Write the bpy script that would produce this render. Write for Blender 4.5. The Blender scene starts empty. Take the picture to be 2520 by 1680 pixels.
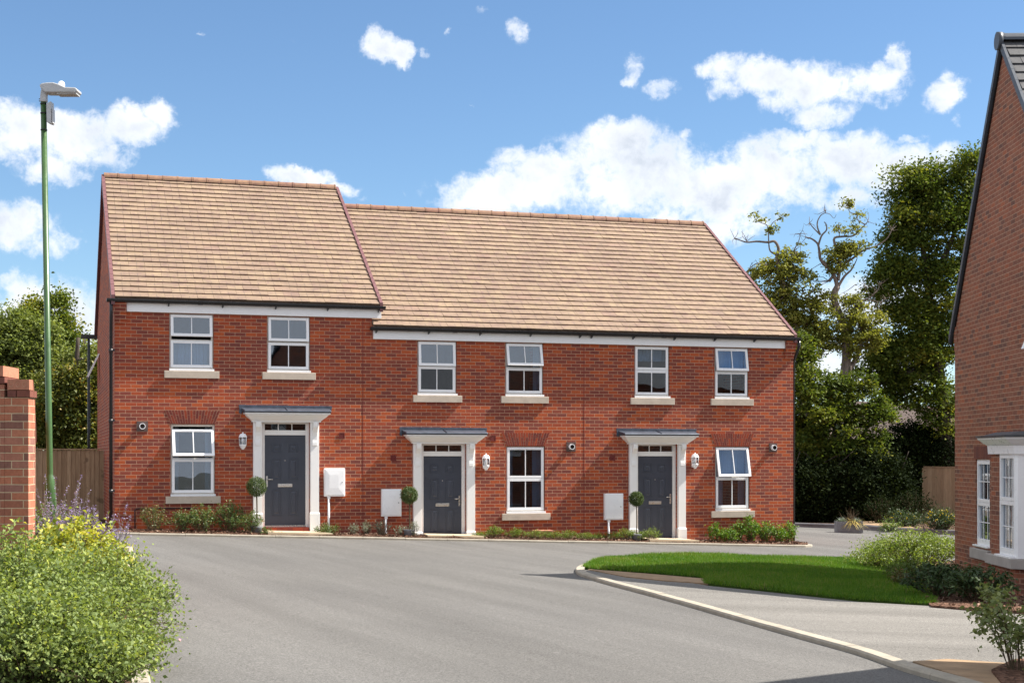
import bpy, math, random
import numpy as np
from mathutils import Vector, Matrix, noise as mnoise
from mathutils.geometry import delaunay_2d_cdt, intersect_point_line

random.seed(7)
RNG = np.random.default_rng(11)
scene = bpy.context.scene
COL = scene.collection

# ------------------------------------------------------------------ survey
# World axes follow the terrace: X along its front, Y into its depth, Z up.
F = 3740.0                      # focal length in photo pixels (2520 wide)
TH = math.radians(17.25)
CS, SN = math.cos(TH), math.sin(TH)
CAMX, CAMY, CAMZ = 0.0, -32.44, 1.98
HOR = 1120.0

def LD(lat, D, z=0.0):
    """survey (metres right of the sight line, metres ahead) -> world"""
    return Vector((CAMX + CS*lat + SN*D, CAMY - SN*lat + CS*D, z))

def P(px, py, D):
    v = LD((px-1260)/F*D, D)
    v.z = CAMZ + (HOR-py)/F*D
    return v

def onY(px, Y=0.0):
    t = (px-1260)/F
    D = (Y-CAMY)/(CS-SN*t)
    return CAMX + D*(CS*t+SN), D

def fx(px, Y=0.0):
    return onY(px, Y)[0]

def sstep(x, a, b):
    t = min(1.0, max(0.0, (x-a)/(b-a)))
    return t*t*(3-2*t)

def ground(x, y):
    z = 0.432 - 0.0338*max(-30.0, min(x, 24.0))
    z -= 0.17*sstep(x, 11.5, 16.0)*sstep(-y, 2.5, 8.0)
    return z

def G(px, py):
    D = 20.0
    for _ in range(30):
        p = LD((px-1260)/F*D, D)
        h = CAMZ - ground(p.x, p.y)
        D = 0.5*D + 0.5*h*F/(py-HOR)
    p = LD((px-1260)/F*D, D)
    p.z = ground(p.x, p.y)
    return p

# ------------------------------------------------------------------ nodes
class NT:
    def __init__(s, tree):
        s.t = tree; s.n = tree.nodes; s.l = tree.links
    def add(s, typ, **kw):
        nd = s.n.new(typ)
        for k, v in kw.items():
            setattr(nd, k, v)
        return nd
    def link(s, a, b):
        s.l.new(a, b)
    def val(s, sock, v):
        if hasattr(v, 'is_linked') or isinstance(v, bpy.types.NodeSocket):
            s.link(v, sock)
        else:
            sock.default_value = v
    def math(s, op, a, b=0.0, c=None, clamp=False):
        nd = s.add('ShaderNodeMath', operation=op, use_clamp=clamp)
        s.val(nd.inputs[0], a); s.val(nd.inputs[1], b)
        if c is not None: s.val(nd.inputs[2], c)
        return nd.outputs[0]
    def vmath(s, op, a, b=None):
        nd = s.add('ShaderNodeVectorMath', operation=op)
        s.val(nd.inputs[0], a)
        if b is not None: s.val(nd.inputs[1], b)
        return nd
    def mix(s, f, a, b, blend='MIX'):
        nd = s.add('ShaderNodeMix', data_type='RGBA', blend_type=blend)
        s.val(nd.inputs[0], f); s.val(nd.inputs[6], a); s.val(nd.inputs[7], b)
        return nd.outputs[2]
    def ramp(s, f, stops, interp='LINEAR'):
        nd = s.add('ShaderNodeValToRGB')
        cr = nd.color_ramp; cr.interpolation = interp
        while len(cr.elements) > 1: cr.elements.remove(cr.elements[-1])
        cr.elements[0].position = stops[0][0]; cr.elements[0].color = c4(stops[0][1])
        for p, c in stops[1:]:
            e = cr.elements.new(p); e.color = c4(c)
        s.val(nd.inputs[0], f)
        return nd.outputs[0]
    def noise(s, vec, scale, detail=3.0, rough=0.55, dist=0.0):
        nd = s.add('ShaderNodeTexNoise')
        if vec is not None: s.link(vec, nd.inputs['Vector'])
        nd.inputs['Scale'].default_value = scale
        nd.inputs['Detail'].default_value = detail
        nd.inputs['Roughness'].default_value = rough
        nd.inputs['Distortion'].default_value = dist
        return nd.outputs[0]
    def maprange(s, v, a, b, c=0.0, d=1.0, smooth=False):
        nd = s.add('ShaderNodeMapRange')
        if smooth: nd.interpolation_type = 'SMOOTHSTEP'
        s.val(nd.inputs[0], v)
        for i, q in enumerate((a, b, c, d)): nd.inputs[i+1].default_value = q
        return nd.outputs[0]

def c4(c):
    if isinstance(c, (int, float)): c = (c, c, c)
    return (c[0], c[1], c[2], 1.0)

def newmat(name, rough=0.6, spec=0.4, metallic=0.0, color=None):
    m = bpy.data.materials.new(name); m.use_nodes = True
    nt = NT(m.node_tree)
    b = nt.n['Principled BSDF']
    b.inputs['Roughness'].default_value = rough
    b.inputs['Specular IOR Level'].default_value = spec
    b.inputs['Metallic'].default_value = metallic
    if color is not None: b.inputs['Base Color'].default_value = c4(color)
    return m, nt, b

def wpos(nt):
    return nt.add('ShaderNodeNewGeometry').outputs['Position']

def bump(nt, b, h, strength=0.3, dist=0.01):
    nd = nt.add('ShaderNodeBump')
    nd.inputs['Strength'].default_value = strength
    nd.inputs['Distance'].default_value = dist
    nt.link(h, nd.inputs['Height']); nt.link(nd.outputs[0], b.inputs['Normal'])

def mat_plain(name, col, var=0.12, scale=3.0, rough=0.5, spec=0.4, metallic=0.0, bmp=0.0, bscale=60.0):
    m, nt, b = newmat(name, rough, spec, metallic)
    p = wpos(nt)
    n = nt.noise(p, scale, 5.0, 0.6)
    lo = [c*(1-var) for c in col]; hi = [min(1, c*(1+var)) for c in col]
    nt.link(nt.ramp(n, [(0.3, lo), (0.7, hi)]), b.inputs['Base Color'])
    r = nt.maprange(nt.noise(p, scale*3, 3.0), 0.3, 0.7, max(0.02, rough-0.08), min(1, rough+0.08))
    nt.link(r, b.inputs['Roughness'])
    if bmp > 0:
        bump(nt, b, nt.noise(p, bscale, 4.0), bmp, 0.01)
    return m

BRICK_STOPS = [(0.0, (0.195, 0.056, 0.044)), (0.22, (0.275, 0.068, 0.042)), (0.42, (0.215, 0.058, 0.044)),
               (0.56, (0.38, 0.078, 0.034)), (0.74, (0.335, 0.070, 0.034)), (0.90, (0.44, 0.096, 0.033)), (1.0, (0.43, 0.094, 0.033))]

def brick_color(nt, val, p, stops):
    c = nt.ramp(val, stops)
    n = nt.noise(p, 28.0, 5.0, 0.7)
    c = nt.mix(0.55, c, nt.ramp(n, [(0.3, (0.62, 0.55, 0.52)), (0.7, (1.25, 1.2, 1.15))]), 'MULTIPLY')
    n2 = nt.noise(p, 0.8, 4.0, 0.6)
    return nt.mix(0.6, c, nt.ramp(n2, [(0.3, (0.80, 0.81, 0.82)), (0.7, (1.12, 1.11, 1.1))]), 'MULTIPLY')

def mat_brick(name, stops, mortar, rough=0.85, msize=0.0052, bmp=0.45):
    m, nt, b = newmat(name, rough, 0.25)
    uv = nt.add('ShaderNodeUVMap').outputs[0]
    p = wpos(nt)
    # a few millimetres of wander in the courses
    w = nt.add('ShaderNodeTexNoise'); nt.link(uv, w.inputs['Vector'])
    w.inputs['Scale'].default_value = 7.0; w.inputs['Detail'].default_value = 3.0
    off = nt.vmath('SCALE', nt.vmath('SUBTRACT', w.outputs['Color'], (0.5, 0.5, 0.5)).outputs[0])
    off.inputs['Scale'].default_value = 0.006
    q = nt.vmath('ADD', uv, off.outputs[0]).outputs[0]
    br = nt.add('ShaderNodeTexBrick')
    br.offset = 0.5; br.offset_frequency = 2; br.squash = 1.0
    nt.link(q, br.inputs['Vector'])
    br.inputs['Color1'].default_value = (0, 0, 0, 1); br.inputs['Color2'].default_value = (1, 1, 1, 1)
    br.inputs['Mortar'].default_value = (0, 0, 0, 1)
    br.inputs['Scale'].default_value = 1.0
    br.inputs['Mortar Size'].default_value = msize
    br.inputs['Mortar Smooth'].default_value = 0.25
    br.inputs['Bias'].default_value = 0.0
    br.inputs['Brick Width'].default_value = 0.225
    br.inputs['Row Height'].default_value = 0.075
    c = brick_color(nt, br.outputs['Color'], p, stops)
    mn = nt.noise(p, 9.0, 4.0, 0.6)
    mc = nt.ramp(mn, [(0.3, [x*0.8 for x in mortar]), (0.7, [x*1.15 for x in mortar])])
    nt.link(nt.mix(br.outputs['Fac'], c, mc), b.inputs['Base Color'])
    h = nt.math('SUBTRACT', nt.math('MULTIPLY', nt.noise(p, 70.0, 4.0), 0.35), br.outputs['Fac'])
    bump(nt, b, h, bmp, 0.006)
    return m

def mat_brickpiece(name, stops):
    m, nt, b = newmat(name, 0.85, 0.25)
    a = nt.add('ShaderNodeAttribute', attribute_name='rnd')
    p = wpos(nt)
    nt.link(brick_color(nt, a.outputs['Fac'], p, stops), b.inputs['Base Color'])
    bump(nt, b, nt.noise(p, 70.0, 4.0), 0.3, 0.004)
    return m

def mat_tile(name, stops, edge, rough=0.75):
    m, nt, b = newmat(name, rough, 0.3)
    a = nt.add('ShaderNodeAttribute', attribute_name='rnd')
    p = wpos(nt)
    base = nt.ramp(a.outputs['Fac'], stops)
    n = nt.noise(p, 9.0, 6.0, 0.65, 0.6)
    c = nt.mix(nt.maprange(n, 0.5, 0.66), base, c4(edge))
    n2 = nt.noise(p, 4.0, 5.0, 0.6)
    c = nt.mix(0.7, c, nt.ramp(n2, [(0.3, (0.78, 0.76, 0.78)), (0.7, (1.18, 1.17, 1.1))]), 'MULTIPLY')
    n3 = nt.noise(p, 0.55, 3.0, 0.6)
    c = nt.mix(0.7, c, nt.ramp(n3, [(0.3, (0.86, 0.84, 0.86)), (0.7, (1.08, 1.08, 1.06))]), 'MULTIPLY')
    nt.link(c, b.inputs['Base Color'])
    bump(nt, b, nt.noise(p, 90.0, 4.0), 0.25, 0.004)
    return m

def mat_leaf(name, stops, trans=0.32, rough=0.5, spec=0.3):
    m, nt, b = newmat(name, rough, spec)
    a = nt.add('ShaderNodeAttribute', attribute_name='rnd')
    c = nt.ramp(a.outputs['Fac'], stops)
    nt.link(c, b.inputs['Base Color'])
    tr = nt.add('ShaderNodeBsdfTranslucent')
    tc = nt.mix(1.0, c, (1.25, 1.25, 0.55, 1), 'MULTIPLY')
    nt.link(tc, tr.inputs['Color'])
    mx = nt.add('ShaderNodeMixShader'); mx.inputs[0].default_value = trans
    nt.link(b.outputs[0], mx.inputs[1]); nt.link(tr.outputs[0], mx.inputs[2])
    nt.link(mx.outputs[0], nt.n['Material Output'].inputs['Surface'])
    return m

def mat_bark(name, lo, hi):
    m, nt, b = newmat(name, 0.9, 0.2)
    p = wpos(nt)
    sc = nt.vmath('MULTIPLY', p, (1, 1, 0.25)).outputs[0]
    n = nt.noise(sc, 14.0, 6.0, 0.65)
    nt.link(nt.ramp(n, [(0.3, lo), (0.7, hi)]), b.inputs['Base Color'])
    bump(nt, b, n, 0.6, 0.03)
    return m

def mat_asphalt(name, col, streak, grain=0.26):
    m, nt, b = newmat(name, 0.88, 0.25)
    p = wpos(nt)
    big = nt.noise(p, 0.22, 4.0, 0.55)
    rot = nt.add('ShaderNodeMapping'); nt.link(p, rot.inputs[0])
    rot.inputs['Rotation'].default_value = (0, 0, streak)
    rot.vector_type = 'TEXTURE'; rot.inputs['Scale'].default_value = (16.0, 1.1, 2.5)
    st = nt.noise(rot.outputs[0], 1.0, 4.0, 0.6)
    rot2 = nt.add('ShaderNodeMapping'); nt.link(p, rot2.inputs[0])
    rot2.inputs['Rotation'].default_value = (0, 0, streak+.07)
    rot2.vector_type = 'TEXTURE'; rot2.inputs['Scale'].default_value = (5.0, 0.4, 1.0)
    st2 = nt.noise(rot2.outputs[0], 1.0, 5.0, 0.65)
    gr = nt.noise(p, 62.0, 3.0, 0.85)
    gr2 = nt.noise(p, 28.0, 4.0, 0.8)
    c = nt.ramp(gr, [(0.34, [x*(1-grain*1.8) for x in col]), (0.5, col), (0.66, [min(1, x*(1+grain*1.8)) for x in col])])
    c = nt.mix(0.85, c, nt.ramp(gr2, [(0.3, (0.76, 0.76, 0.76)), (0.7, (1.22, 1.22, 1.22))]), 'MULTIPLY')
    c = nt.mix(0.9, c, nt.ramp(st, [(0.3, (0.78, 0.775, 0.77)), (0.7, (1.19, 1.19, 1.185))]), 'MULTIPLY')
    c = nt.mix(0.7, c, nt.ramp(st2, [(0.3, (0.9, 0.9, 0.9)), (0.72, (1.1, 1.1, 1.1))]), 'MULTIPLY')
    c = nt.mix(0.8, c, nt.ramp(big, [(0.3, (0.9, 0.9, 0.905)), (0.7, (1.07, 1.07, 1.06))]), 'MULTIPLY')
    sp = nt.noise(p, 5.5, 2.0, 0.5)
    c = nt.mix(nt.maprange(sp, 0.74, 0.78, 0.0, 0.35), c, c4([x*2.0 for x in col]))
    nt.link(c, b.inputs['Base Color'])
    bump(nt, b, nt.math('ADD', gr, gr2), 0.55, 0.007)
    return m

def mat_boards(name, lo, hi, axis=0, board=0.1):
    """upright fence boards: every board its own tone"""
    m, nt, b = newmat(name, 0.8, 0.2)
    a = nt.add('ShaderNodeAttribute', attribute_name='rnd')
    p = wpos(nt)
    sc = nt.vmath('MULTIPLY', p, (6, 6, 0.5)).outputs[0]
    n = nt.noise(sc, 6.0, 5.0, 0.65)
    c = nt.ramp(a.outputs['Fac'], [(0, lo), (1, hi)])
    c = nt.mix(0.8, c, nt.ramp(n, [(0.3, (0.7, 0.68, 0.66)), (0.7, (1.2, 1.2, 1.2))]), 'MULTIPLY')
    kn = nt.noise(p, 3.2, 2.0, 0.5)
    c = nt.mix(nt.maprange(kn, 0.68, 0.74, 0, 0.65), c, c4([x*0.4 for x in lo]))
    nt.link(c, b.inputs['Base Color'])
    bump(nt, b, n, 0.3, 0.01)
    return m

def mat_mulch(name, lo, hi):
    m, nt, b = newmat(name, 0.95, 0.1)
    p = wpos(nt)
    v = nt.add('ShaderNodeTexVoronoi'); nt.link(p, v.inputs['Vector']); v.inputs['Scale'].default_value = 32.0
    c = nt.ramp(v.outputs['Color'], [(0.0, lo), (0.6, hi), (1.0, [x*1.8 for x in hi])])
    nt.link(c, b.inputs['Base Color'])
    bump(nt, b, v.outputs['Distance'], 0.9, 0.03)
    return m

def mat_glass(name, tint=(0.75, 0.8, 0.84), refl=0.09):
    m = bpy.data.materials.new(name); m.use_nodes = True
    nt = NT(m.node_tree); nt.n.remove(nt.n['Principled BSDF'])
    g = nt.add('ShaderNodeBsdfGlossy'); g.inputs['Roughness'].default_value = 0.01
    g.inputs['Color'].default_value = (0.95, 0.97, 1, 1)
    t = nt.add('ShaderNodeBsdfTransparent'); t.inputs['Color'].default_value = c4(tint)
    fr = nt.add('ShaderNodeFresnel'); fr.inputs['IOR'].default_value = 1.5
    # the faint unevenness of sealed double glazing
    p = wpos(nt); bp = nt.add('ShaderNodeBump')
    bp.inputs['Strength'].default_value = 0.12; bp.inputs['Distance'].default_value = 0.02
    nt.link(nt.noise(p, 1.8, 1.0), bp.inputs['Height'])
    nt.link(bp.outputs[0], g.inputs['Normal'])
    f = nt.math('ADD', nt.math('MULTIPLY', fr.outputs[0], 1.15), refl-0.03, clamp=True)
    mx = nt.add('ShaderNodeMixShader'); nt.link(f, mx.inputs[0])
    nt.link(t.outputs[0], mx.inputs[1]); nt.link(g.outputs[0], mx.inputs[2])
    nt.link(mx.outputs[0], nt.n['Material Output'].inputs['Surface'])
    return m

M = {}
M['brick'] = mat_brick('red_brickwork', BRICK_STOPS, (0.47, 0.28, 0.18))
M['arch'] = mat_brickpiece('gauged_brick', [(0.0, (0.15, 0.035, 0.03)), (0.5, (0.22, 0.045, 0.03)), (1.0, (0.33, 0.06, 0.026))])
M['mortar'] = mat_plain('buff_mortar', (0.40, 0.24, 0.16), 0.15, 9, 0.9, 0.1)
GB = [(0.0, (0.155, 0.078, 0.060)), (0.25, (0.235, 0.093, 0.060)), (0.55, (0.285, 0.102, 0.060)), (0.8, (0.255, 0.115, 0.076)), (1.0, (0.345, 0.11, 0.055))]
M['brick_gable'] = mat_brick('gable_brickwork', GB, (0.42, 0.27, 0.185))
M['gable_piece'] = mat_brickpiece('gable_soldier_brick', [(0.0, (0.15, 0.06, 0.05)), (1.0, (0.22, 0.08, 0.055))])
WB = [(0.0, (0.20, 0.10, 0.08)), (0.35, (0.36, 0.14, 0.085)), (0.7, (0.43, 0.175, 0.105)), (1.0, (0.27, 0.135, 0.11))]
M['brick_wall'] = mat_brick('garden_wall_brickwork', WB, (0.50, 0.38, 0.25), bmp=0.7)
M['coping'] = mat_brickpiece('coping_brick', [(0.0, (0.36, 0.155, 0.10)), (1.0, (0.47, 0.22, 0.145))])
M['tile'] = mat_tile('sand_faced_roof_tile', [(0.0, (0.230, 0.162, 0.118)), (0.5, (0.244, 0.175, 0.123)), (0.85, (0.262, 0.192, 0.128)), (1.0, (0.234, 0.158, 0.119))], (0.208, 0.138, 0.115))
M['ridge'] = mat_tile('ridge_tile', [(0.0, (0.25, 0.145, 0.092)), (0.6, (0.27, 0.165, 0.105)), (1.0, (0.245, 0.125, 0.088))], (0.19, 0.10, 0.08))
M['verge'] = mat_plain('mauve_verge', (0.15, 0.062, 0.066), 0.1, 4, 0.55)
M['gtile'] = mat_tile('slate_grey_tile', [(0.0, (0.07, 0.072, 0.078)), (1.0, (0.11, 0.11, 0.115))], (0.06, 0.06, 0.065))
M['gverge'] = mat_plain('slate_grey_verge', (0.06, 0.07, 0.088), 0.1, 4, 0.5)
M['black'] = mat_plain('black_plastic', (0.012, 0.012, 0.014), 0.15, 6, 0.32, 0.5)
M['white'] = mat_plain('white_upvc', (0.88, 0.88, 0.89), 0.02, 5, 0.32, 0.45)
M['trim'] = mat_plain('white_porch_paint', (0.87, 0.86, 0.84), 0.02, 4, 0.4, 0.4)
M['bounce_white'] = mat_plain('bounce_tinted_frame', (0.80, 0.75, 0.67), 0.04, 4, 0.5, 0.3)  # white frames; warm light bounced off the brick is mixed into this colour
M['stone'] = mat_plain('cast_stone', (0.52, 0.44, 0.36), 0.1, 6, 0.85, 0.2, bmp=0.2, bscale=80)
M['greystone'] = mat_plain('grey_cast_stone', (0.38, 0.35, 0.32), 0.1, 6, 0.85, 0.2, bmp=0.2, bscale=80)
M['lead'] = mat_plain('lead_sheet', (0.075, 0.09, 0.12), 0.3, 7, 0.42, 0.5, 0.35)
M['leadedge'] = mat_plain('lead_edge', (0.05, 0.052, 0.058), 0.2, 7, 0.5)
M['door'] = mat_plain('slate_blue_door', (0.050, 0.058, 0.080), 0.07, 4, 0.38, 0.45, bmp=0.12, bscale=120)
M['steel'] = mat_plain('satin_steel', (0.62, 0.60, 0.57), 0.05, 6, 0.3, 0.5, 0.8)
M['glass'] = mat_glass('window_glass', (0.70, 0.80, 0.90))
M['dglass'] = mat_glass('transom_glass', (0.35, 0.36, 0.34), 0.07)
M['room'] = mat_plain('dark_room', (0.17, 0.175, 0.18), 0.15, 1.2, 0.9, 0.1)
M['curtain'] = mat_plain('pale_curtain', (0.55, 0.60, 0.64), 0.08, 3, 0.9, 0.1)
M['vent'] = mat_plain('red_vent', (0.16, 0.022, 0.018), 0.15, 8, 0.6)
M['flue'] = mat_plain('flue_plate', (0.10, 0.065, 0.058), 0.15, 8, 0.5)
M['lampglass'] = mat_glass('lamp_glass', (0.85, 0.87, 0.88), 0.12)
M['green'] = mat_plain('green_column_paint', (0.047, 0.105, 0.032), 0.15, 5, 0.35, 0.5)
M['lgrey'] = mat_plain('light_grey_casting', (0.45, 0.46, 0.47), 0.08, 8, 0.4)
M['lens'] = mat_plain('lantern_lens', (0.42, 0.42, 0.40), 0.06, 10, 0.25, 0.5)
_a = G(833, 1399); _b = G(1500, 1557)
M['asphalt'] = mat_asphalt('road_asphalt', (0.118, 0.114, 0.109), math.atan2(_b.y-_a.y, _b.x-_a.x))
M['asphalt2'] = mat_asphalt('drive_asphalt', (0.165, 0.157, 0.145), -.31, 0.32)
M['kerb'] = mat_plain('buff_kerb', (0.33, 0.295, 0.24), 0.15, 5, 0.85, 0.2, bmp=0.35, bscale=110)
M['greykerb'] = mat_plain('grey_kerb', (0.20, 0.20, 0.21), 0.12, 5, 0.85, 0.2, bmp=0.3, bscale=110)
M['paving'] = mat_plain('buff_paving', (0.50, 0.40, 0.28), 0.12, 5, 0.85, 0.2, bmp=0.3, bscale=60)
M['orange'] = mat_plain('orange_paving', (0.30, 0.205, 0.125), 0.22, 5, 0.85, 0.2, bmp=0.4, bscale=90)
M['mulch'] = mat_mulch('bark_mulch', (0.045, 0.024, 0.016), (0.15, 0.085, 0.058))
M['soil'] = mat_mulch('leaf_litter', (0.03, 0.02, 0.014), (0.10, 0.062, 0.042))
M['turf'] = mat_plain('turf_soil', (0.05, 0.085, 0.018), 0.3, 8, 0.95, 0.1)
M['field'] = mat_plain('rough_ground', (0.10, 0.098, 0.085), 0.3, 0.6, 0.95, 0.1)
M['grass'] = mat_leaf('grass_blade', [(0, (0.055, 0.135, 0.010)), (0.6, (0.105, 0.215, 0.012)), (.9, (0.19, 0.27, 0.035)), (1, (0.26, 0.20, 0.085))], 0.3, 0.5)
M['fence'] = mat_boards('brown_fence_board', (0.33, 0.215, 0.125), (0.46, 0.315, 0.19))
M['fence2'] = mat_boards('tan_fence_board', (0.30, 0.20, 0.125), (0.40, 0.28, 0.18))
M['trough'] = mat_plain('slate_trough', (0.16, 0.165, 0.18), 0.25, 5, 0.5, 0.4)
M['farroof'] = mat_tile('far_clay_roof', [(0, (0.06, 0.042, 0.036)), (1, (0.12, 0.072, 0.052))], (0.075, 0.055, 0.048))
M['bark'] = mat_bark('oak_bark', (0.09, 0.07, 0.058), (0.26, 0.21, 0.18))
M['darkbark'] = mat_bark('dark_bark', (0.03, 0.025, 0.02), (0.095, 0.075, 0.06))
M['twig'] = mat_bark('twig_bark', (0.07, 0.05, 0.03), (0.16, 0.12, 0.075))
M['oak_lime'] = mat_leaf('sparse_oak_leaf', [(0, (0.11, 0.125, 0.025)), (0.5, (0.23, 0.24, 0.05)), (1, (0.36, 0.34, 0.09))], 0.4, .6, .15)
M['oak'] = mat_leaf('dense_oak_leaf', [(0, (0.045, 0.075, 0.016)), (0.5, (0.10, 0.135, 0.024)), (0.8, (0.19, 0.205, 0.034)), (1, (0.28, 0.26, 0.045))], 0.4, .6, .12)
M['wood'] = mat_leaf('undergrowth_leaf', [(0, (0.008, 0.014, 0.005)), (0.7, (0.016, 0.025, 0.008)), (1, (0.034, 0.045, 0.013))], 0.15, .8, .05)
M['hazel'] = mat_leaf('left_tree_leaf', [(0, (0.095, 0.13, 0.042)), (0.6, (0.19, 0.23, 0.065)), (1, (0.30, 0.32, 0.095))], 0.36, .6, .15)
M['hornbeam'] = mat_leaf('yellowing_leaf', [(0, (0.065, 0.09, 0.022)), (0.5, (0.15, 0.17, 0.035)), (0.8, (0.20, 0.18, 0.03)), (1, (0.40, 0.25, 0.03))], 0.3)
M['rose'] = mat_leaf('rose_leaf', [(0, (0.055, 0.095, 0.03)), (0.6, (0.105, 0.165, 0.05)), (0.88, (0.19, 0.22, 0.06)), (1, (0.26, 0.11, 0.05))], 0.3)
M['rosered'] = mat_leaf('reddish_leaf', [(0, (0.05, 0.08, 0.03)), (0.5, (0.12, 0.14, 0.045)), (0.8, (0.21, 0.14, 0.05)), (1, (0.24, 0.085, 0.05))], 0.3)
M['lavender'] = mat_leaf('lavender_leaf', [(0, (0.12, 0.15, 0.11)), (0.7, (0.24, 0.28, 0.20)), (1, (0.38, 0.40, 0.30))], 0.2)
M['box'] = mat_leaf('hebe_leaf', [(0, (0.06, 0.11, 0.016)), (0.6, (0.15, 0.22, 0.025)), (1, (0.27, 0.33, 0.05))], 0.3)
M['hydr'] = mat_leaf('bright_leaf', [(0, (0.05, 0.11, 0.014)), (0.6, (0.11, 0.21, 0.02)), (1, (0.24, 0.33, 0.03))], 0.33)
M['topiary'] = mat_leaf('topiary_leaf', [(0, (0.04, 0.07, 0.022)), (0.6, (0.085, 0.13, 0.04)), (1, (0.20, 0.24, 0.085))], 0.2)
M['shrub'] = mat_leaf('foreground_leaf', [(0, (0.085, 0.125, 0.045)), (0.5, (0.185, 0.245, 0.08)), (0.85, (0.30, 0.355, 0.10)), (1, (0.40, 0.43, 0.10))], 0.36, 0.55, 0.2)
M['gold'] = mat_leaf('golden_leaf', [(0, (0.15, 0.21, 0.03)), (0.5, (0.36, 0.38, 0.05)), (1, (0.62, 0.54, 0.12))], 0.33)
M['sage'] = mat_leaf('sage_leaf', [(0, (0.06, 0.11, 0.025)), (0.6, (0.13, 0.20, 0.045)), (1, (0.2, 0.28, 0.07))], 0.3)
M['purple'] = mat_leaf('purple_flower', [(0, (0.17, 0.13, 0.30)), (0.6, (0.30, 0.24, 0.46)), (1, (0.42, 0.36, 0.55))], 0.3)
M['pink'] = mat_leaf('pink_flower', [(0, (0.5, 0.2, 0.28)), (1, (0.75, 0.42, 0.45))], 0.3)
M['sedge'] = mat_leaf('brown_sedge', [(0, (0.06, 0.03, 0.025)), (1, (0.14, 0.08, 0.06))], 0.2)
M['berb'] = mat_leaf('fine_leaf', [(0, (0.07, 0.12, 0.022)), (0.5, (0.17, 0.24, 0.04)), (1, (0.31, 0.36, 0.07))], 0.35)
M['laurel'] = mat_leaf('laurel_leaf', [(0, (0.025, 0.045, 0.02)), (0.7, (0.05, 0.085, 0.03)), (1, (0.085, 0.12, 0.04))], 0.2, 0.5, 0.2)
M['cotone'] = mat_leaf('round_leaf', [(0, (0.11, 0.15, 0.055)), (0.6, (0.22, 0.26, 0.10)), (1, (0.33, 0.36, 0.15))], 0.3)
M['fescue'] = mat_leaf('blue_fescue', [(0, (0.14, 0.18, 0.16)), (1, (0.30, 0.35, 0.32))], 0.2)
M['phorm'] = mat_leaf('yellow_strap_leaf', [(0, (0.30, 0.25, 0.08)), (1, (0.65, 0.50, 0.18))], 0.3)
M['yflower'] = mat_leaf('yellow_flower', [(0, (0.45, 0.33, 0.02)), (1, (0.7, 0.52, 0.04))], 0.3)

# ------------------------------------------------------------------ builders
ORG = {}
def root_empty(name, loc, label, cat, group=None):
    o = bpy.data.objects.new(name, None); COL.objects.link(o)
    o.empty_display_size = 0.2
    o.location = loc; ORG[o.name] = Vector(loc)
    o['label'] = label; o['category'] = cat
    if group: o['group'] = group
    return o

def tag(o, label, cat, group=None):
    o['label'] = label; o['category'] = cat
    if group: o['group'] = group
    return o

def link(name, me, parent=None, origin=None):
    o = bpy.data.objects.new(name, me); COL.objects.link(o)
    if parent is not None:
        o.parent = parent
        ORG[o.name] = ORG[parent.name]
    else:
        org = Vector(origin) if origin is not None else Vector((0, 0, 0))
        o.location = org; ORG[o.name] = org
    return o

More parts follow.
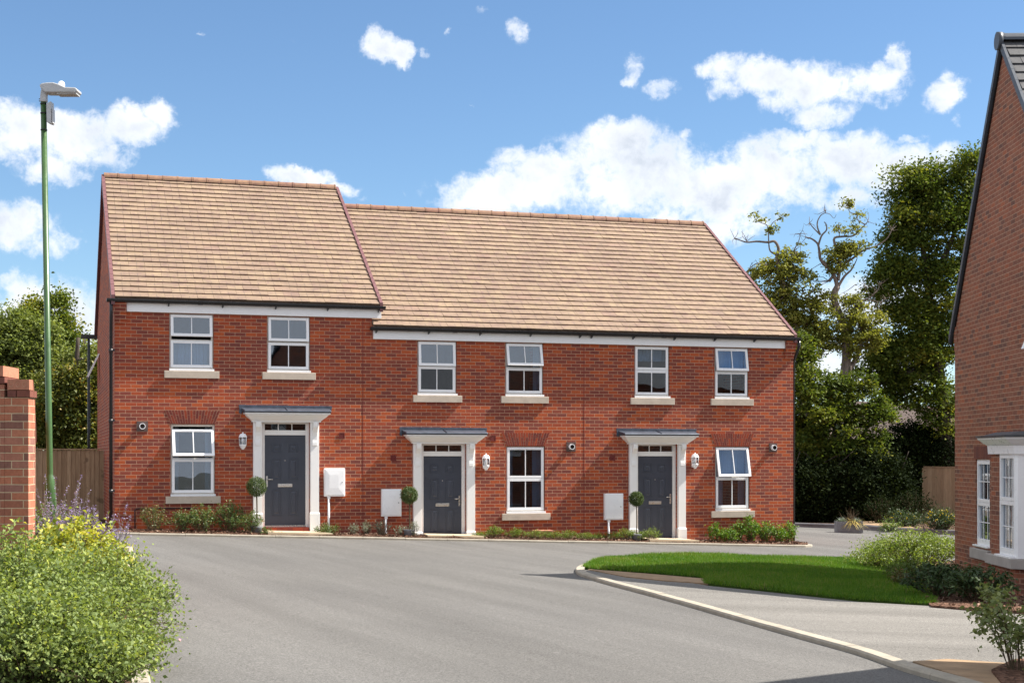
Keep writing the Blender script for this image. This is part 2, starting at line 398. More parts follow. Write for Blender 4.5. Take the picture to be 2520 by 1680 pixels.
class MB:
    def __init__(s):
        s.v = []; s.f = []; s.r = []; s.mi = []; s.sm = []
    def face(s, pts, rnd=0.5, mi=0, smooth=False):
        i = len(s.v); s.v += [tuple(p) for p in pts]
        s.f.append(tuple(range(i, i+len(pts)))); s.r.append(rnd); s.mi.append(mi); s.sm.append(smooth)
    def hexa(s, c, rnd=0.5, mi=0, skip=()):
        """c: 8 corners, bottom ring 0-3 then top ring 4-7"""
        i = len(s.v); s.v += [tuple(p) for p in c]
        for k, q in enumerate(((3, 2, 1, 0), (4, 5, 6, 7), (0, 1, 5, 4), (1, 2, 6, 5), (2, 3, 7, 6), (3, 0, 4, 7))):
            if k in skip: continue
            s.f.append(tuple(i+a for a in q)); s.r.append(rnd); s.mi.append(mi); s.sm.append(False)
    def box(s, x0, x1, y0, y1, z0, z1, rnd=0.5, mi=0):
        s.hexa([(x0, y0, z0), (x1, y0, z0), (x1, y1, z0), (x0, y1, z0), (x0, y0, z1), (x1, y0, z1), (x1, y1, z1), (x0, y1, z1)], rnd, mi)
    def ring(s, x0, x1, z0, z1, w, y0, y1, wb=None, wt=None):
        """rectangular frame in the XZ plane, stiles full height, rails between"""
        wb = w if wb is None else wb; wt = w if wt is None else wt
        s.box(x0, x0+w, y0, y1, z0, z1); s.box(x1-w, x1, y0, y1, z0, z1)
        s.box(x0+w, x1-w, y0, y1, z0, z0+wb); s.box(x0+w, x1-w, y0, y1, z1-wt, z1)
    def prism(s, poly, ext, rnd=0.5, mi=0):
        """poly: list of 3-D points, extruded by vector ext"""
        e = Vector(ext); n = len(poly); i = len(s.v)
        s.v += [tuple(p) for p in poly] + [tuple(Vector(p)+e) for p in poly]
        fs = [tuple(i+k for k in reversed(range(n))), tuple(i+n+k for k in range(n))]
        fs += [(i+k, i+(k+1) % n, i+n+(k+1) % n, i+n+k) for k in range(n)]
        for q in fs:
            s.f.append(q); s.r.append(rnd); s.mi.append(mi); s.sm.append(False)
    def tube(s, pts, radii, seg=8, rnd=0.5, caps=True, mi=0):
        pts = [Vector(p) for p in pts]
        if not hasattr(radii, '__len__'): radii = [radii]*len(pts)
        base = len(s.v); up = Vector((0.13, 0.31, 1)).normalized(); prev = None
        for k, p in enumerate(pts):
            d = (pts[min(k+1, len(pts)-1)]-pts[max(k-1, 0)])
            d = d.normalized() if d.length > 1e-9 else Vector((0, 0, 1))
            if prev is None:
                ref = up if abs(d.dot(up)) < 0.95 else Vector((1, 0, 0))
                a = d.cross(ref).normalized()
            else:
                a = (prev - d*prev.dot(d)); a = a.normalized() if a.length > 1e-6 else d.orthogonal().normalized()
            prev = a; b = d.cross(a)
            for j in range(seg):
                t = 2*math.pi*j/seg
                s.v.append(tuple(p + (a*math.cos(t)+b*math.sin(t))*radii[k]))
        for k in range(len(pts)-1):
            for j in range(seg):
                j2 = (j+1) % seg
                s.f.append((base+k*seg+j, base+k*seg+j2, base+(k+1)*seg+j2, base+(k+1)*seg+j))
                s.r.append(rnd); s.mi.append(mi); s.sm.append(True)
        if caps:
            s.f.append(tuple(base+j for j in reversed(range(seg)))); s.r.append(rnd); s.mi.append(mi); s.sm.append(False)
            e = base+(len(pts)-1)*seg
            s.f.append(tuple(e+j for j in range(seg))); s.r.append(rnd); s.mi.append(mi); s.sm.append(False)
    def lathe(s, c, prof, seg=16, rnd=0.5):
        """prof: (radius, z) from the bottom up round a vertical axis through c"""
        b0 = len(s.v)
        for r, z in prof:
            for j in range(seg):
                t = 2*math.pi*j/seg
                s.v.append((c[0]+r*math.cos(t), c[1]+r*math.sin(t), c[2]+z))
        for k in range(len(prof)-1):
            for j in range(seg):
                j2 = (j+1) % seg
                s.f.append((b0+k*seg+j, b0+k*seg+j2, b0+(k+1)*seg+j2, b0+(k+1)*seg+j))
                s.r.append(rnd); s.mi.append(0); s.sm.append(True)
        s.f.append(tuple(b0+j for j in reversed(range(seg)))); s.r.append(rnd); s.mi.append(0); s.sm.append(False)
        e = b0+(len(prof)-1)*seg
        s.f.append(tuple(e+j for j in range(seg))); s.r.append(rnd); s.mi.append(0); s.sm.append(False)
    def build(s, name, mats, parent=None, origin=None, xf=None, bevel=0.0, uvoff=(0, 0)):
        if not isinstance(mats, (list, tuple)): mats = [mats]
        org = ORG[parent.name] if parent is not None else (Vector(origin) if origin is not None else Vector((0, 0, 0)))
        V = [Vector(v) for v in s.v]
        W = [xf(v) for v in V] if xf else V
        me = bpy.data.meshes.new(name)
        me.from_pydata([tuple(w-org) for w in W], [], s.f)
        for m in mats: me.materials.append(m)
        at = me.attributes.new('rnd', 'FLOAT', 'FACE'); at.data.foreach_set('value', s.r)
        me.polygons.foreach_set('material_index', s.mi)
        me.polygons.foreach_set('use_smooth', s.sm)
        uv = me.uv_layers.new(name='UVMap'); k = 0
        buf = np.zeros(len(me.loops)*2, dtype=np.float32)
        for f in s.f:
            a, b, c = V[f[0]], V[f[1]], V[f[2]]
            n = (b-a).cross(c-a)
            if n.length < 1e-12 and len(f) > 3: n = (c-a).cross(V[f[3]]-a)
            ax = (abs(n.x), abs(n.y), abs(n.z))
            for vi in f:
                p = V[vi]
                if ax[2] > 1.2*max(ax[0], ax[1]): u = (p.x, p.y)
                elif ax[1] >= ax[0]: u = (p.x, p.z)
                else: u = (p.y, p.z)
                buf[2*k] = u[0]+uvoff[0]; buf[2*k+1] = u[1]+uvoff[1]; k += 1
        uv.data.foreach_set('uv', buf)
        me.update()
        o = link(name, me, parent, origin)
        if bevel > 0:
            bv = o.modifiers.new('edge', 'BEVEL'); bv.width = bevel; bv.segments = 2; bv.limit_method = 'ANGLE'
        return o

def wall_with_holes(mb, x0, x1, z0, z1, holes, thick=0.28, y=0.0):
    """front and back skins plus the reveals of rectangular openings"""
    xs = sorted({x0, x1, *[h[0] for h in holes], *[h[1] for h in holes]})
    zs = sorted({z0, z1, *[h[2] for h in holes], *[h[3] for h in holes]})
    def hole(xa, za):
        return any(h[0] < xa < h[1] and h[2] < za < h[3] for h in holes)
    for i in range(len(xs)-1):
        for j in range(len(zs)-1):
            if hole((xs[i]+xs[i+1])/2, (zs[j]+zs[j+1])/2): continue
            a, b, c, d = xs[i], xs[i+1], zs[j], zs[j+1]
            mb.face([(a, y, c), (b, y, c), (b, y, d), (a, y, d)])
            mb.face([(b, y+thick, c), (a, y+thick, c), (a, y+thick, d), (b, y+thick, d)])
    for (a, b, c, d) in holes:
        mb.face([(a, y, c), (a, y, d), (a, y+thick, d), (a, y+thick, c)])
        mb.face([(b, y, c), (b, y+thick, c), (b, y+thick, d), (b, y, d)])
        mb.face([(a, y, d), (b, y, d), (b, y+thick, d), (a, y+thick, d)])
        mb.face([(a, y, c), (a, y+thick, c), (b, y+thick, c), (b, y, c)])
    mb.face([(x0, y, z0), (x0, y, z1), (x0, y+thick, z1), (x0, y+thick, z0)])
    mb.face([(x1, y, z0), (x1, y+thick, z0), (x1, y+thick, z1), (x1, y, z1)])
    mb.face([(x0, y, z1), (x1, y, z1), (x1, y+thick, z1), (x0, y+thick, z1)])

def np_mesh(name, verts, nper, rnd, mat, parent=None, origin=None, smooth=False):
    """verts (N*nper,3): every nper consecutive points are one face"""
    org = ORG[parent.name] if parent is not None else (Vector(origin) if origin is not None else Vector((0, 0, 0)))
    verts = np.asarray(verts, dtype=np.float32) - np.array(org, dtype=np.float32)
    n = len(verts)//nper
    me = bpy.data.meshes.new(name)
    me.vertices.add(len(verts)); me.vertices.foreach_set('co', verts.ravel())
    me.loops.add(n*nper); me.loops.foreach_set('vertex_index', np.arange(n*nper, dtype=np.int32))
    me.polygons.add(n); me.polygons.foreach_set('loop_start', np.arange(n, dtype=np.int32)*nper)
    me.materials.append(mat)
    at = me.attributes.new('rnd', 'FLOAT', 'FACE'); at.data.foreach_set('value', np.asarray(rnd, dtype=np.float32))
    me.update(); me.validate()
    return link(name, me, parent, origin)

def nrm(a):
    return a/np.maximum(np.linalg.norm(a, axis=1, keepdims=True), 1e-9)

def leaves(cent, size, aspect=0.55, up=0.6, dirs=None, dirmix=0.0, fold=0.12):
    """diamond leaves, gently folded along the midrib"""
    n = len(cent)
    nor = RNG.normal(size=(n, 3)); nor[:, 2] = np.abs(nor[:, 2])*0.6 + up
    nor = nrm(nor)
    d = RNG.normal(size=(n, 3))
    if dirs is not None: d = nrm(d)*(1-dirmix) + dirs*dirmix
    d = nrm(d - nor*np.sum(d*nor, 1, keepdims=True))
    w = np.cross(nor, d)
    L = np.asarray(size).reshape(-1, 1)*np.ones((n, 1))
    a = cent - d*L*0.5; b = cent + d*L*0.5 - nor*L*0.08
    m = cent + d*L*0.02 + nor*L*fold
    l = m + w*L*aspect*0.5 ; r = m - w*L*aspect*0.5
    v = np.stack([a, r, b, l], 1).reshape(-1, 3)
    return v

def straps(base, tip_dir, length, width, droop, seg=3):
    """arching strap blades as quads; returns verts (quads) and count"""
    n = len(base); out = []
    side = nrm(np.cross(tip_dir, np.array([[0.0, 0.0, 1.0]])+RNG.normal(size=(n, 3))*0.05))
    def pt(t):
        p = base + tip_dir*length[:, None]*t
        p = p.copy(); p[:, 2] -= droop*length*t*t
        return p
    for k in range(seg):
        t0, t1 = k/seg, (k+1)/seg
        w0 = (width*(1-t0**1.6))[:, None]; w1 = (width*(1-t1**1.6)+0.0004)[:, None]
        p0, p1 = pt(t0), pt(t1)
        out.append(np.stack([p0-side*w0/2, p0+side*w0/2, p1+side*w1/2, p1-side*w1/2], 1))
    return np.concatenate(out, 0).reshape(-1, 3), seg

def catmull(pts, sub=4):
    P_ = [Vector(p) for p in pts]; out = []
    for i in range(len(P_)-1):
        p0 = P_[max(i-1, 0)]; p1 = P_[i]; p2 = P_[i+1]; p3 = P_[min(i+2, len(P_)-1)]
        for k in range(sub):
            t = k/sub
            out.append(0.5*((2*p1)+(p2-p0)*t+(2*p0-5*p1+4*p2-p3)*t*t+(3*p1-p0-3*p2+p3)*t**3))
    out.append(P_[-1])
    return out

# ------------------------------------------------------------------ sheets of ground
def inside(p, poly):
    x, y = p; c = False; n = len(poly)
    for i in range(n):
        x1, y1 = poly[i]; x2, y2 = poly[(i+1) % n]
        if (y1 > y) != (y2 > y) and x < (x2-x1)*(y-y1)/(y2-y1)+x1: c = not c
    return c

def sheet(name, poly, mat, lift, step=0.5, skirt=0.0, bumpf=None, kind='structure'):
    poly = [(p[0], p[1]) for p in poly]
    dense = []
    for i in range(len(poly)):
        a = Vector(poly[i]); b = Vector(poly[(i+1) % len(poly)])
        k = max(1, int((b-a).length/step))
        dense += [tuple(a.lerp(b, j/k)) for j in range(k)]
    area = sum(dense[i][0]*dense[(i+1) % len(dense)][1]-dense[(i+1) % len(dense)][0]*dense[i][1] for i in range(len(dense)))
    if area < 0: dense = dense[::-1]
    pts = [Vector(p) for p in dense]
    xs = [p[0] for p in dense]; ys = [p[1] for p in dense]
    x = min(xs)+step/2
    while x < max(xs):
        y = min(ys)+step/2
        while y < max(ys):
            q = (x+random.uniform(-.1, .1)*step, y+random.uniform(-.1, .1)*step)
            if inside(q, dense): pts.append(Vector(q))
            y += step
        x += step
    n = len(dense)
    res = delaunay_2d_cdt(pts, [(i, (i+1) % n) for i in range(n)], [list(range(n))], 1, 1e-5)
    mb = MB()
    def h(v):
        return ground(v[0], v[1]) + lift + (bumpf(v[0], v[1]) if bumpf else 0.0)
    vs = [(v[0], v[1], h(v)) for v in res[0]]
    for f in res[2]:
        mb.face([vs[i] for i in f])
    if skirt > 0:
        for i in range(n):
            a = dense[i]; b = dense[(i+1) % n]
            za, zb = h(a), h(b)
            mb.face([(a[0], a[1], za-skirt), (b[0], b[1], zb-skirt), (b[0], b[1], zb), (a[0], a[1], za)])
    o = mb.build(name, mat)
    # merge so that the sheet shades as one surface
    import bmesh
    bm = bmesh.new(); bm.from_mesh(o.data); bmesh.ops.remove_doubles(bm, verts=bm.verts, dist=1e-4)
    bm.to_mesh(o.data); bm.free()
    o['kind'] = kind
    return o

def kerb(name, pts, mat, width=0.125, top=0.07, unit=0.915, side=1):
    """separate kerb stones with fine joints along a smooth line; width to the given side"""
    path = catmull([Vector((p[0], p[1], 0)) for p in pts], 8)
    # resample
    L = [0.0]
    for i in range(1, len(path)): L.append(L[-1]+(path[i]-path[i-1]).length)
    def at(s):
        s = min(max(s, 0), L[-1])
        for i in range(1, len(L)):
            if L[i] >= s:
                t = (s-L[i-1])/max(1e-9, L[i]-L[i-1]); return path[i-1].lerp(path[i], t)
        return path[-1]
    def nor(s):
        d = (at(s+0.05)-at(s-0.05)).normalized(); return Vector((-d.y, d.x, 0))*side
    mb = MB(); s = 0.0; K = 3
    while s < L[-1]-0.05:
        e = min(s+unit-0.006, L[-1]); r = random.random(); dz = random.uniform(-.003, .003)
        for k in range(K):
            a = s+(e-s)*k/K; b = s+(e-s)*(k+1)/K
            pa, pb = at(a), at(b); na, nb = nor(a), nor(b)
            prof = [(0.0, -0.12), (0.0, top-0.018), (0.015, top), (width, top), (width, -0.12)]
            A = [(pa.x+na.x*o_, pa.y+na.y*o_, ground(pa.x, pa.y)+z_+dz) for o_, z_ in prof]
            B = [(pb.x+nb.x*o_, pb.y+nb.y*o_, ground(pb.x, pb.y)+z_+dz) for o_, z_ in prof]
            for j in range(len(prof)-1):
                mb.face([A[j], B[j], B[j+1], A[j+1]], r)
            if k == 0: mb.face(A[::-1], r)
            if k == K-1: mb.face(B, r)
        s += unit
    o = mb.build(name, mat); o['kind'] = 'structure'
    return o

#PART2
# ------------------------------------------------------------------ terrace
RY, EY = 5.0, -0.16                     # ridge line and tile tails
def roof_z(dz, y):                      # underside plane of the front slope
    return 4.775+dz + (y-EY)*(8.15-4.775)/(RY-EY)

def tile_slope(mb, x0, x1, ya, za, yb, zb, phase, gauge=0.229, tw=0.335):
    """every tile a tilted slab, tail lifted over the course below"""
    L = math.hypot(yb-ya, zb-za); sy, sz = (yb-ya)/L, (zb-za)/L
    ny, nz = -sz, sy
    if nz < 0: ny, nz = -ny, -nz
    rows = int(L/gauge)
    g = L/rows
    for r in range(rows):
        off = phase+(tw*0.5 if r % 2 else 0.0) + random.uniform(-.008, .008)
        k0 = math.floor((x0-off)/tw)
        x = off + k0*tw
        while x < x1:
            a = max(x, x0)+0.0022; b = min(x+tw, x1)-0.0022
            x += tw
            if b-a < 0.02: continue
            j = random.uniform(-.0025, .0025); t = 0.043+random.uniform(-.004, .004); s0 = r*g+j; s1 = (r+1.12)*g
            rn = min(1, max(0, random.gauss(0.5, 0.26)))
            tilt = random.uniform(-.003, .003)
            def q(xx, s, h): return (xx, ya+sy*s+ny*h, za+sz*s+nz*h)
            A, B = q(a, s0, t+tilt), q(b, s0, t-tilt)
            C_, D_ = q(b, s1, 0.014), q(a, s1, 0.014)
            # false joint in the middle of the double tile
            mb.face([A, B, C_, D_], rn)
            A2, B2 = q(a, s0+.001, t-0.032), q(b, s0+.001, t-0.032)
            mb.face([A2, B2, B, A], rn)
            mb.face([A2, A, D_], rn); mb.face([B, B2, C_], rn)
            m0 = (a+b)/2
            if b-a > 0.3:
                mb.face([q(m0-.0025, s0-.001, t+.0012), q(m0+.0025, s0-.001, t+.0012), q(m0+.0025, s1-.03, .0165), q(m0-.0025, s1-.03, .0165)], 0.0, 1)
    # underlay
    def u(xx, y_, z_): return (xx, y_, z_)
    mb.face([u(x0, ya, za-.02), u(x1, ya, za-.02), u(x1, yb, zb-.02), u(x0, yb, zb-.02)], 0.3)

def ridge_tiles(mb, x0, x1, y, z, r=0.125, unit=0.345):
    n = max(1, round((x1-x0)/unit)); u = (x1-x0)/n
    for k in range(n):
        a = x0+k*u; b = a+u-0.006; rr = r+random.uniform(-.004, .004); rn = random.random(); S = 9
        for (p, q, e) in ((a, b-0.03, 0.0), (b-0.03, b, 0.009)):
            R = rr+e
            arc = [(math.cos(math.pi*j/S), math.sin(math.pi*j/S)) for j in range(S+1)]
            A = [(p, y+R*c, z-0.06+R*s) for c, s in arc]; B = [(q, y+R*c, z-0.06+R*s) for c, s in arc]
            for j in range(S): mb.face([A[j], A[j+1], B[j+1], B[j]], rn)
            mb.face(A, rn); mb.face(B[::-1], rn)

def verge(ro, x0, x1, dz, down=0.13):
    """moulded dry-verge strip running up the rake, front and back"""
    for (ya, yb, sgn) in ((EY-0.02, RY, 1), (2*RY-EY, RY, -1)):
        mb = MB()
        za = roof_z(dz, EY-0.02) if sgn > 0 else roof_z(dz, EY); zb = roof_z(dz, RY)
        n = 26
        for k in range(n):
            t0 = k/n; t1 = (k+1)/n-0.0015
            y0 = ya+(yb-ya)*t0; y1 = ya+(yb-ya)*t1; z0 = za+(zb-za)*t0; z1 = za+(zb-za)*t1
            lo0, lo1 = 0.071, 0.069
            mb.hexa([(x0, y0, z0-down), (x1, y0, z0-down), (x1, y1, z1-down), (x0, y1, z1-down),
                     (x0, y0, z0+lo0), (x1, y0, z0+lo0), (x1, y1, z1+lo1), (x0, y1, z1+lo1)] if sgn > 0 else
                    [(x0, y1, z1-down), (x1, y1, z1-down), (x1, y0, z0-down), (x0, y0, z0-down),
                     (x0, y1, z1+lo1), (x1, y1, z1+lo1), (x1, y0, z0+lo0), (x0, y0, z0+lo0)])
        mb.build('verge', M['verge'], ro)

def gutter(house, x0, x1, zc, y=-0.135, ends=(True, True), mat='black', n=None):
    mb = MB(); r = 0.062; S = 8; arc = [(-math.cos(math.pi*j/S), -math.sin(math.pi*j/S)) for j in range(S+1)]
    for (R, fl) in ((r, 0), (r-0.006, 1)):
        A = [(x0, y+R*c, zc+R*s) for c, s in arc]; B = [(x1, y+R*c, zc+R*s) for c, s in arc]
        for j in range(S): mb.face([A[j], B[j], B[j+1], A[j+1]], smooth=True)
    mb.box(x0, x1, y-r-.006, y-r+.004, zc-.008, zc+.014)
    for x, e in ((x0, ends[0]), (x1, ends[1])):
        if e: mb.face([(x, y+r*c, zc+r*s) for c, s in arc])
    # union clips
    x = x0+1.9
    while x < x1-0.8:
        A = [(x-.05, y+(r+.008)*c, zc+(r+.008)*s) for c, s in arc]; B = [(x+.05, y+(r+.008)*c, zc+(r+.008)*s) for c, s in arc]
        for j in range(S): mb.face([A[j], B[j], B[j+1], A[j+1]])
        x += 4.0
    g = mb.build('gutter', M[mat], house)
    k = max(2, round((x1-x0)/0.92)) if n is None else n
    for i in range(k):
        xb = x0+0.14+(x1-x0-0.28)*i/(k-1)
        bb = MB(); bb.prism([(xb-.014, -0.062, zc+.02), (xb-.014, y-r-.004, zc-.02), (xb-.014, y-r*.55, zc-r-.012), (xb-.014, -0.062, zc-r-.05)], (0.028, 0, 0))
        bb.build('bracket', M[mat], g)
    return g

def rot_x(pts, y0, z0, a, dzdrop=0.0):
    """swing points about a horizontal axis through (y0, z0); bottom goes outwards (-Y)"""
    c, s = math.cos(a), math.sin(a); out = []
    for (x, y, z) in pts:
        dy, dz_ = y-y0, z-z0
        out.append((x, y0+dy*c+dz_*s, z0-dy*s+dz_*c-dzdrop))
    return out

def window(house, px0, px1, z0, z1, open_deg=0.0, drop=0.0, lift=0.0, zt=0.47, curtain=None, arch=None, label=None):
    x0, x1 = fx(px0), fx(px1)
    zm = z1-(z1-z0)*zt
    f = MB(); f.ring(x0+.002, x1-.002, z0+.03, z1-.002, 0.047, 0.052, 0.12)
    f.box(x0+.049, x1-.049, 0.056, 0.116, zm-.022, zm+.022)
    fr = f.build('window', M['bounce_white'], house, bevel=0.003)
    if label: fr['label'] = label
    # moving and fixed sashes
    w = 0.057
    for (za, zb, ang, dr, up) in ((zm+.004+lift, z1-.024, open_deg, drop, True), (z0+.062, zm-.004, 0.0, 0.0, False)):
        a, b = x0+.026, x1-.026
        s = MB(); s.ring(a, b, za, zb, w, 0.012, 0.058)
        xm = (a+b)/2
        s.box(xm-.0095, xm+.0095, 0.016, 0.034, za+w, zb-w)
        if up:
            s.box(x0+.22, x1-.22, 0.004, 0.014, zb-.036, zb-.018)
        hy, hz = 0.04, zb-.01
        ar = math.radians(ang)
        s.v = rot_x(s.v, hy, hz, ar, dr)
        so = s.build('sash', M['white'], fr, bevel=0.004)
        g = MB(); g.v = []
        g.box(a+w-.004, b-w+.004, 0.03, 0.036, za+w-.004, zb-w+.004)
        g.v = rot_x(g.v, hy, hz, ar, dr)
        g.build('pane', M['glass'], fr)
    k = MB(); k.box(x0-.004, x1+.012, -0.035, 0.05, z0+.003, z0+.03)
    k.box(x0-.004, x1+.012, -0.035, -0.027, z0-.012, z0+.003)
    k.build('window_sill', M['white'], fr, bevel=0.004)
    st = MB(); st.box(x0-.105, x1+.115, -0.052, 0.11, z0-.165, z0-.014)
    st.build('stone_sill', M['stone'], fr, bevel=0.006)
    if curtain:
        c = MB(); n = 40
        for (ca, cb, tz, bz) in curtain:
            xa = x0+(x1-x0)*ca; xb = x0+(x1-x0)*cb; pa = None
            for i in range(n+1):
                xx = xa+(xb-xa)*i/n; yy = 0.26+0.02*math.sin(i*1.35)+0.008*math.sin(i*3.1)
                if pa: c.face([(pa[0], pa[1], bz), (xx, yy, bz), (xx, yy, tz), (pa[0], pa[1], tz)], smooth=True)
                pa = (xx, yy)
        c.build('curtain', M['curtain'], fr)
    if arch:
        zb, zt2 = z1+.012, z1+.012+arch; ex = 0.115
        A0, A1 = x0+.0, x1-.0; B0, B1 = x0-ex, x1+ex
        m = MB(); m.prism([(A0, -.003, zb), (A1, -.003, zb), (B1, -.003, zt2), (B0, -.003, zt2)], (0, .05, 0), mi=1)
        n = 18
        for i in range(n):
            for (ta, tb) in ((((0.0, .62), (.65, 1.0)) if i % 2 else ((0.0, .34), (.37, 1.0)))):
                def e(u, t): return (A0+(A1-A0)*u)*(1-t)+(B0+(B1-B0)*u)*t
                u0 = i/n+0.006; u1 = (i+1)/n-0.006
                zz0 = zb+(zt2-zb)*ta; zz1 = zb+(zt2-zb)*tb
                m.prism([(e(u0, ta), -.007, zz0), (e(u1, ta), -.007, zz0), (e(u1, tb), -.007, zz1), (e(u0, tb), -.007, zz1)], (0, .03, 0), random.random())
        m.build('arch', [M['arch'], M['mortar']], fr)
    return (x0, x1, z0, z1)

def front_door(house, pxa, pxb, dz, handle_right=True):
    xa, xb = fx(pxa, 0.1), fx(pxb, 0.1)
    xm = (xa+xb)/2; hw = (xb-xa)/2
    z = dz
    hole = (xa-.075, xb+.075, z-.02, z+2.262)
    # leaf, rails and six raised fields
    d = MB(); d.box(xa+.003, xb-.003, 0.105, 0.15, z+.035, z+1.96)
    leafw = xb-xa
    pan = []
    cw = leafw*0.225
    for sx in (-1, 1):
        cx = xm+sx*leafw*0.205
        for (pz0, pz1) in ((.24, .80), (1.02, 1.46), (1.60, 1.78)):
            pan.append((cx-cw/2, cx+cw/2, z+pz0, z+pz1))
    for (a, b, c, e) in pan:
        for (i0, i1, yy) in ((0.0, .016, .095), (.016, .034, .101)):
            d.ring(a+i0, b-i0, c+i0, e-i0, i1-i0, yy, 0.106)
        d.hexa([(a+.045, .106, c+.045), (b-.045, .106, c+.045), (b-.045, .106, e-.045), (a+.045, .106, e-.045),
                (a+.07, .0955, c+.07), (b-.07, .0955, c+.07), (b-.07, .0955, e-.07), (a+.07, .0955, e-.07)])
    do = d.build('door', M['door'], house, bevel=0.003)
    l = MB(); l.box(xm-.155, xm+.155, .092, .106, z+.855, z+.925); l.box(xm-.135, xm+.135, .087, .093, z+.872, z+.908)
    l.build('letter_plate', M['steel'], do, bevel=0.004)
    h = MB(); hx = (xb-.05) if handle_right else (xa+.05); sg = -1 if handle_right else 1
    h.box(hx-.018, hx+.018, .094, .106, z+.86, z+1.09)
    h.tube([(hx, .1, z+1.02), (hx, .055, z+1.02), (hx+sg*.12, .05, z+1.018)], .011, 8)
    h.build('handle', M['steel'], do)
    s = MB(); s.tube([(xm, .106, z+1.42), (xm, .095, z+1.42)], .011, 10); s.build('spyhole', M['steel'], do)
    t = MB(); t.box(xa, xb, .075, .15, z+.0, z+.033); t.build('threshold', M['steel'], do)
    # frame with its three-light transom
    f = MB()
    f.box(xa-.075, xa, .07, .15, z-.02, z+2.26); f.box(xb, xb+.075, .07, .15, z-.02, z+2.26)
    f.box(xa, xb, .07, .15, z+1.963, z+2.068); f.box(xa, xb, .07, .15, z+2.202, z+2.26)
    for k in (1, 2):
        q = xa+(xb-xa)*k/3; f.box(q-.009, q+.009, .09, .12, z+2.068, z+2.202)
    fo = f.build('door_frame', M['trim'], house, bevel=0.004)
    g = MB(); g.box(xa+.002, xb-.002, .122, .128, z+2.066, z+2.204); g.build('transom_pane', M['dglass'], fo)
    # pilasters with plinth blocks and scroll brackets
    for sx in (-1, 1):
        pi = xm+sx*(hw+.078); po = xm+sx*(hw+.262); a, b = min(pi, po), max(pi, po)
        p = MB(); p.box(a, b, -.085, -.002, z+.30, z+2.24)
        p.box(a+.0 if sx > 0 else b-.02, a+.02 if sx > 0 else b, -.002, .068, z-.02, z+2.24)
        p.hexa([(a-.016, -.104, z+.285), (b+.016, -.104, z+.285), (b+.016, -.003, z+.285), (a-.016, -.003, z+.285),
                (a, -.087, z+.315), (b, -.087, z+.315), (b, -.003, z+.315), (a, -.003, z+.315)])
        p.box(a-.016, b+.016, -.104, -.003, z-.3, z+.285)
        po_ = p.build('pilaster', M['trim'], house, bevel=0.005)
        c = (a+b)/2; br = MB(); prof = [(-.085, 1.74), (-.105, 1.74), (-.105, 1.80), (-.098, 1.86), (-.102, 1.94), (-.125, 2.02), (-.17, 2.09), (-.205, 2.13), (-.215, 2.18), (-.215, 2.235), (-.085, 2.235)]
        br.prism([(c-.052, y_, z+z_) for y_, z_ in prof], (.104, 0, 0)); br.build('bracket', M['trim'], po_, bevel=0.004)
    # canopy
    c = MB()
    lay = [(.735, .125, 2.237), (.735, .125, 2.265), (.75, .15, 2.272), (.79, .20, 2.31), (.855, .265, 2.365), (.865, .28, 2.375), (.865, .28, 2.39), (.905, .325, 2.405), (.905, .325, 2.43)]
    for k in range(len(lay)-1):
        (w0, d0, q0), (w1, d1, q1) = lay[k], lay[k+1]
        c.hexa([(xm-w0, -d0, z+q0), (xm+w0, -d0, z+q0), (xm+w0, -.002, z+q0), (xm-w0, -.002, z+q0),
                (xm-w1, -d1, z+q1), (xm+w1, -d1, z+q1), (xm+w1, -.002, z+q1), (xm-w1, -.002, z+q1)])
    co = c.build('canopy', M['trim'], house)
    e = MB(); e.box(xm-.92, xm+.92, -.34, -.004, z+2.432, z+2.462); e.build('canopy_edge', M['leadedge'], co, bevel=0.004)
    r = MB(); zf, zb = z+2.464, z+2.535
    r.hexa([(xm-.925, -.345, zf-.004), (xm+.925, -.345, zf-.004), (xm+.945, -.006, zf-.004), (xm-.945, -.006, zf-.004),
            (xm-.91, -.33, zf+.018), (xm+.91, -.33, zf+.018), (xm+.945, -.006, zb), (xm-.945, -.006, zb)])
    r.tube([(xm-.02, -.34, zf+.02), (xm, -.006, zb+.01)], .014, 6)
    r.prism([(xm-1.0, -.014, z+2.43), (xm-.93, -.014, z+2.40), (xm-.93, -.014, z+2.45), (xm+.93, -.014, z+2.45), (xm+.98, -.014, z+2.48), (xm+1.0, -.014, z+2.59), (xm-1.0, -.014, z+2.60), (xm-.985, -.014, z+2.50)], (0, .011, 0))
    r.build('lead_roof', M['lead'], co, bevel=0.006)
    return hole

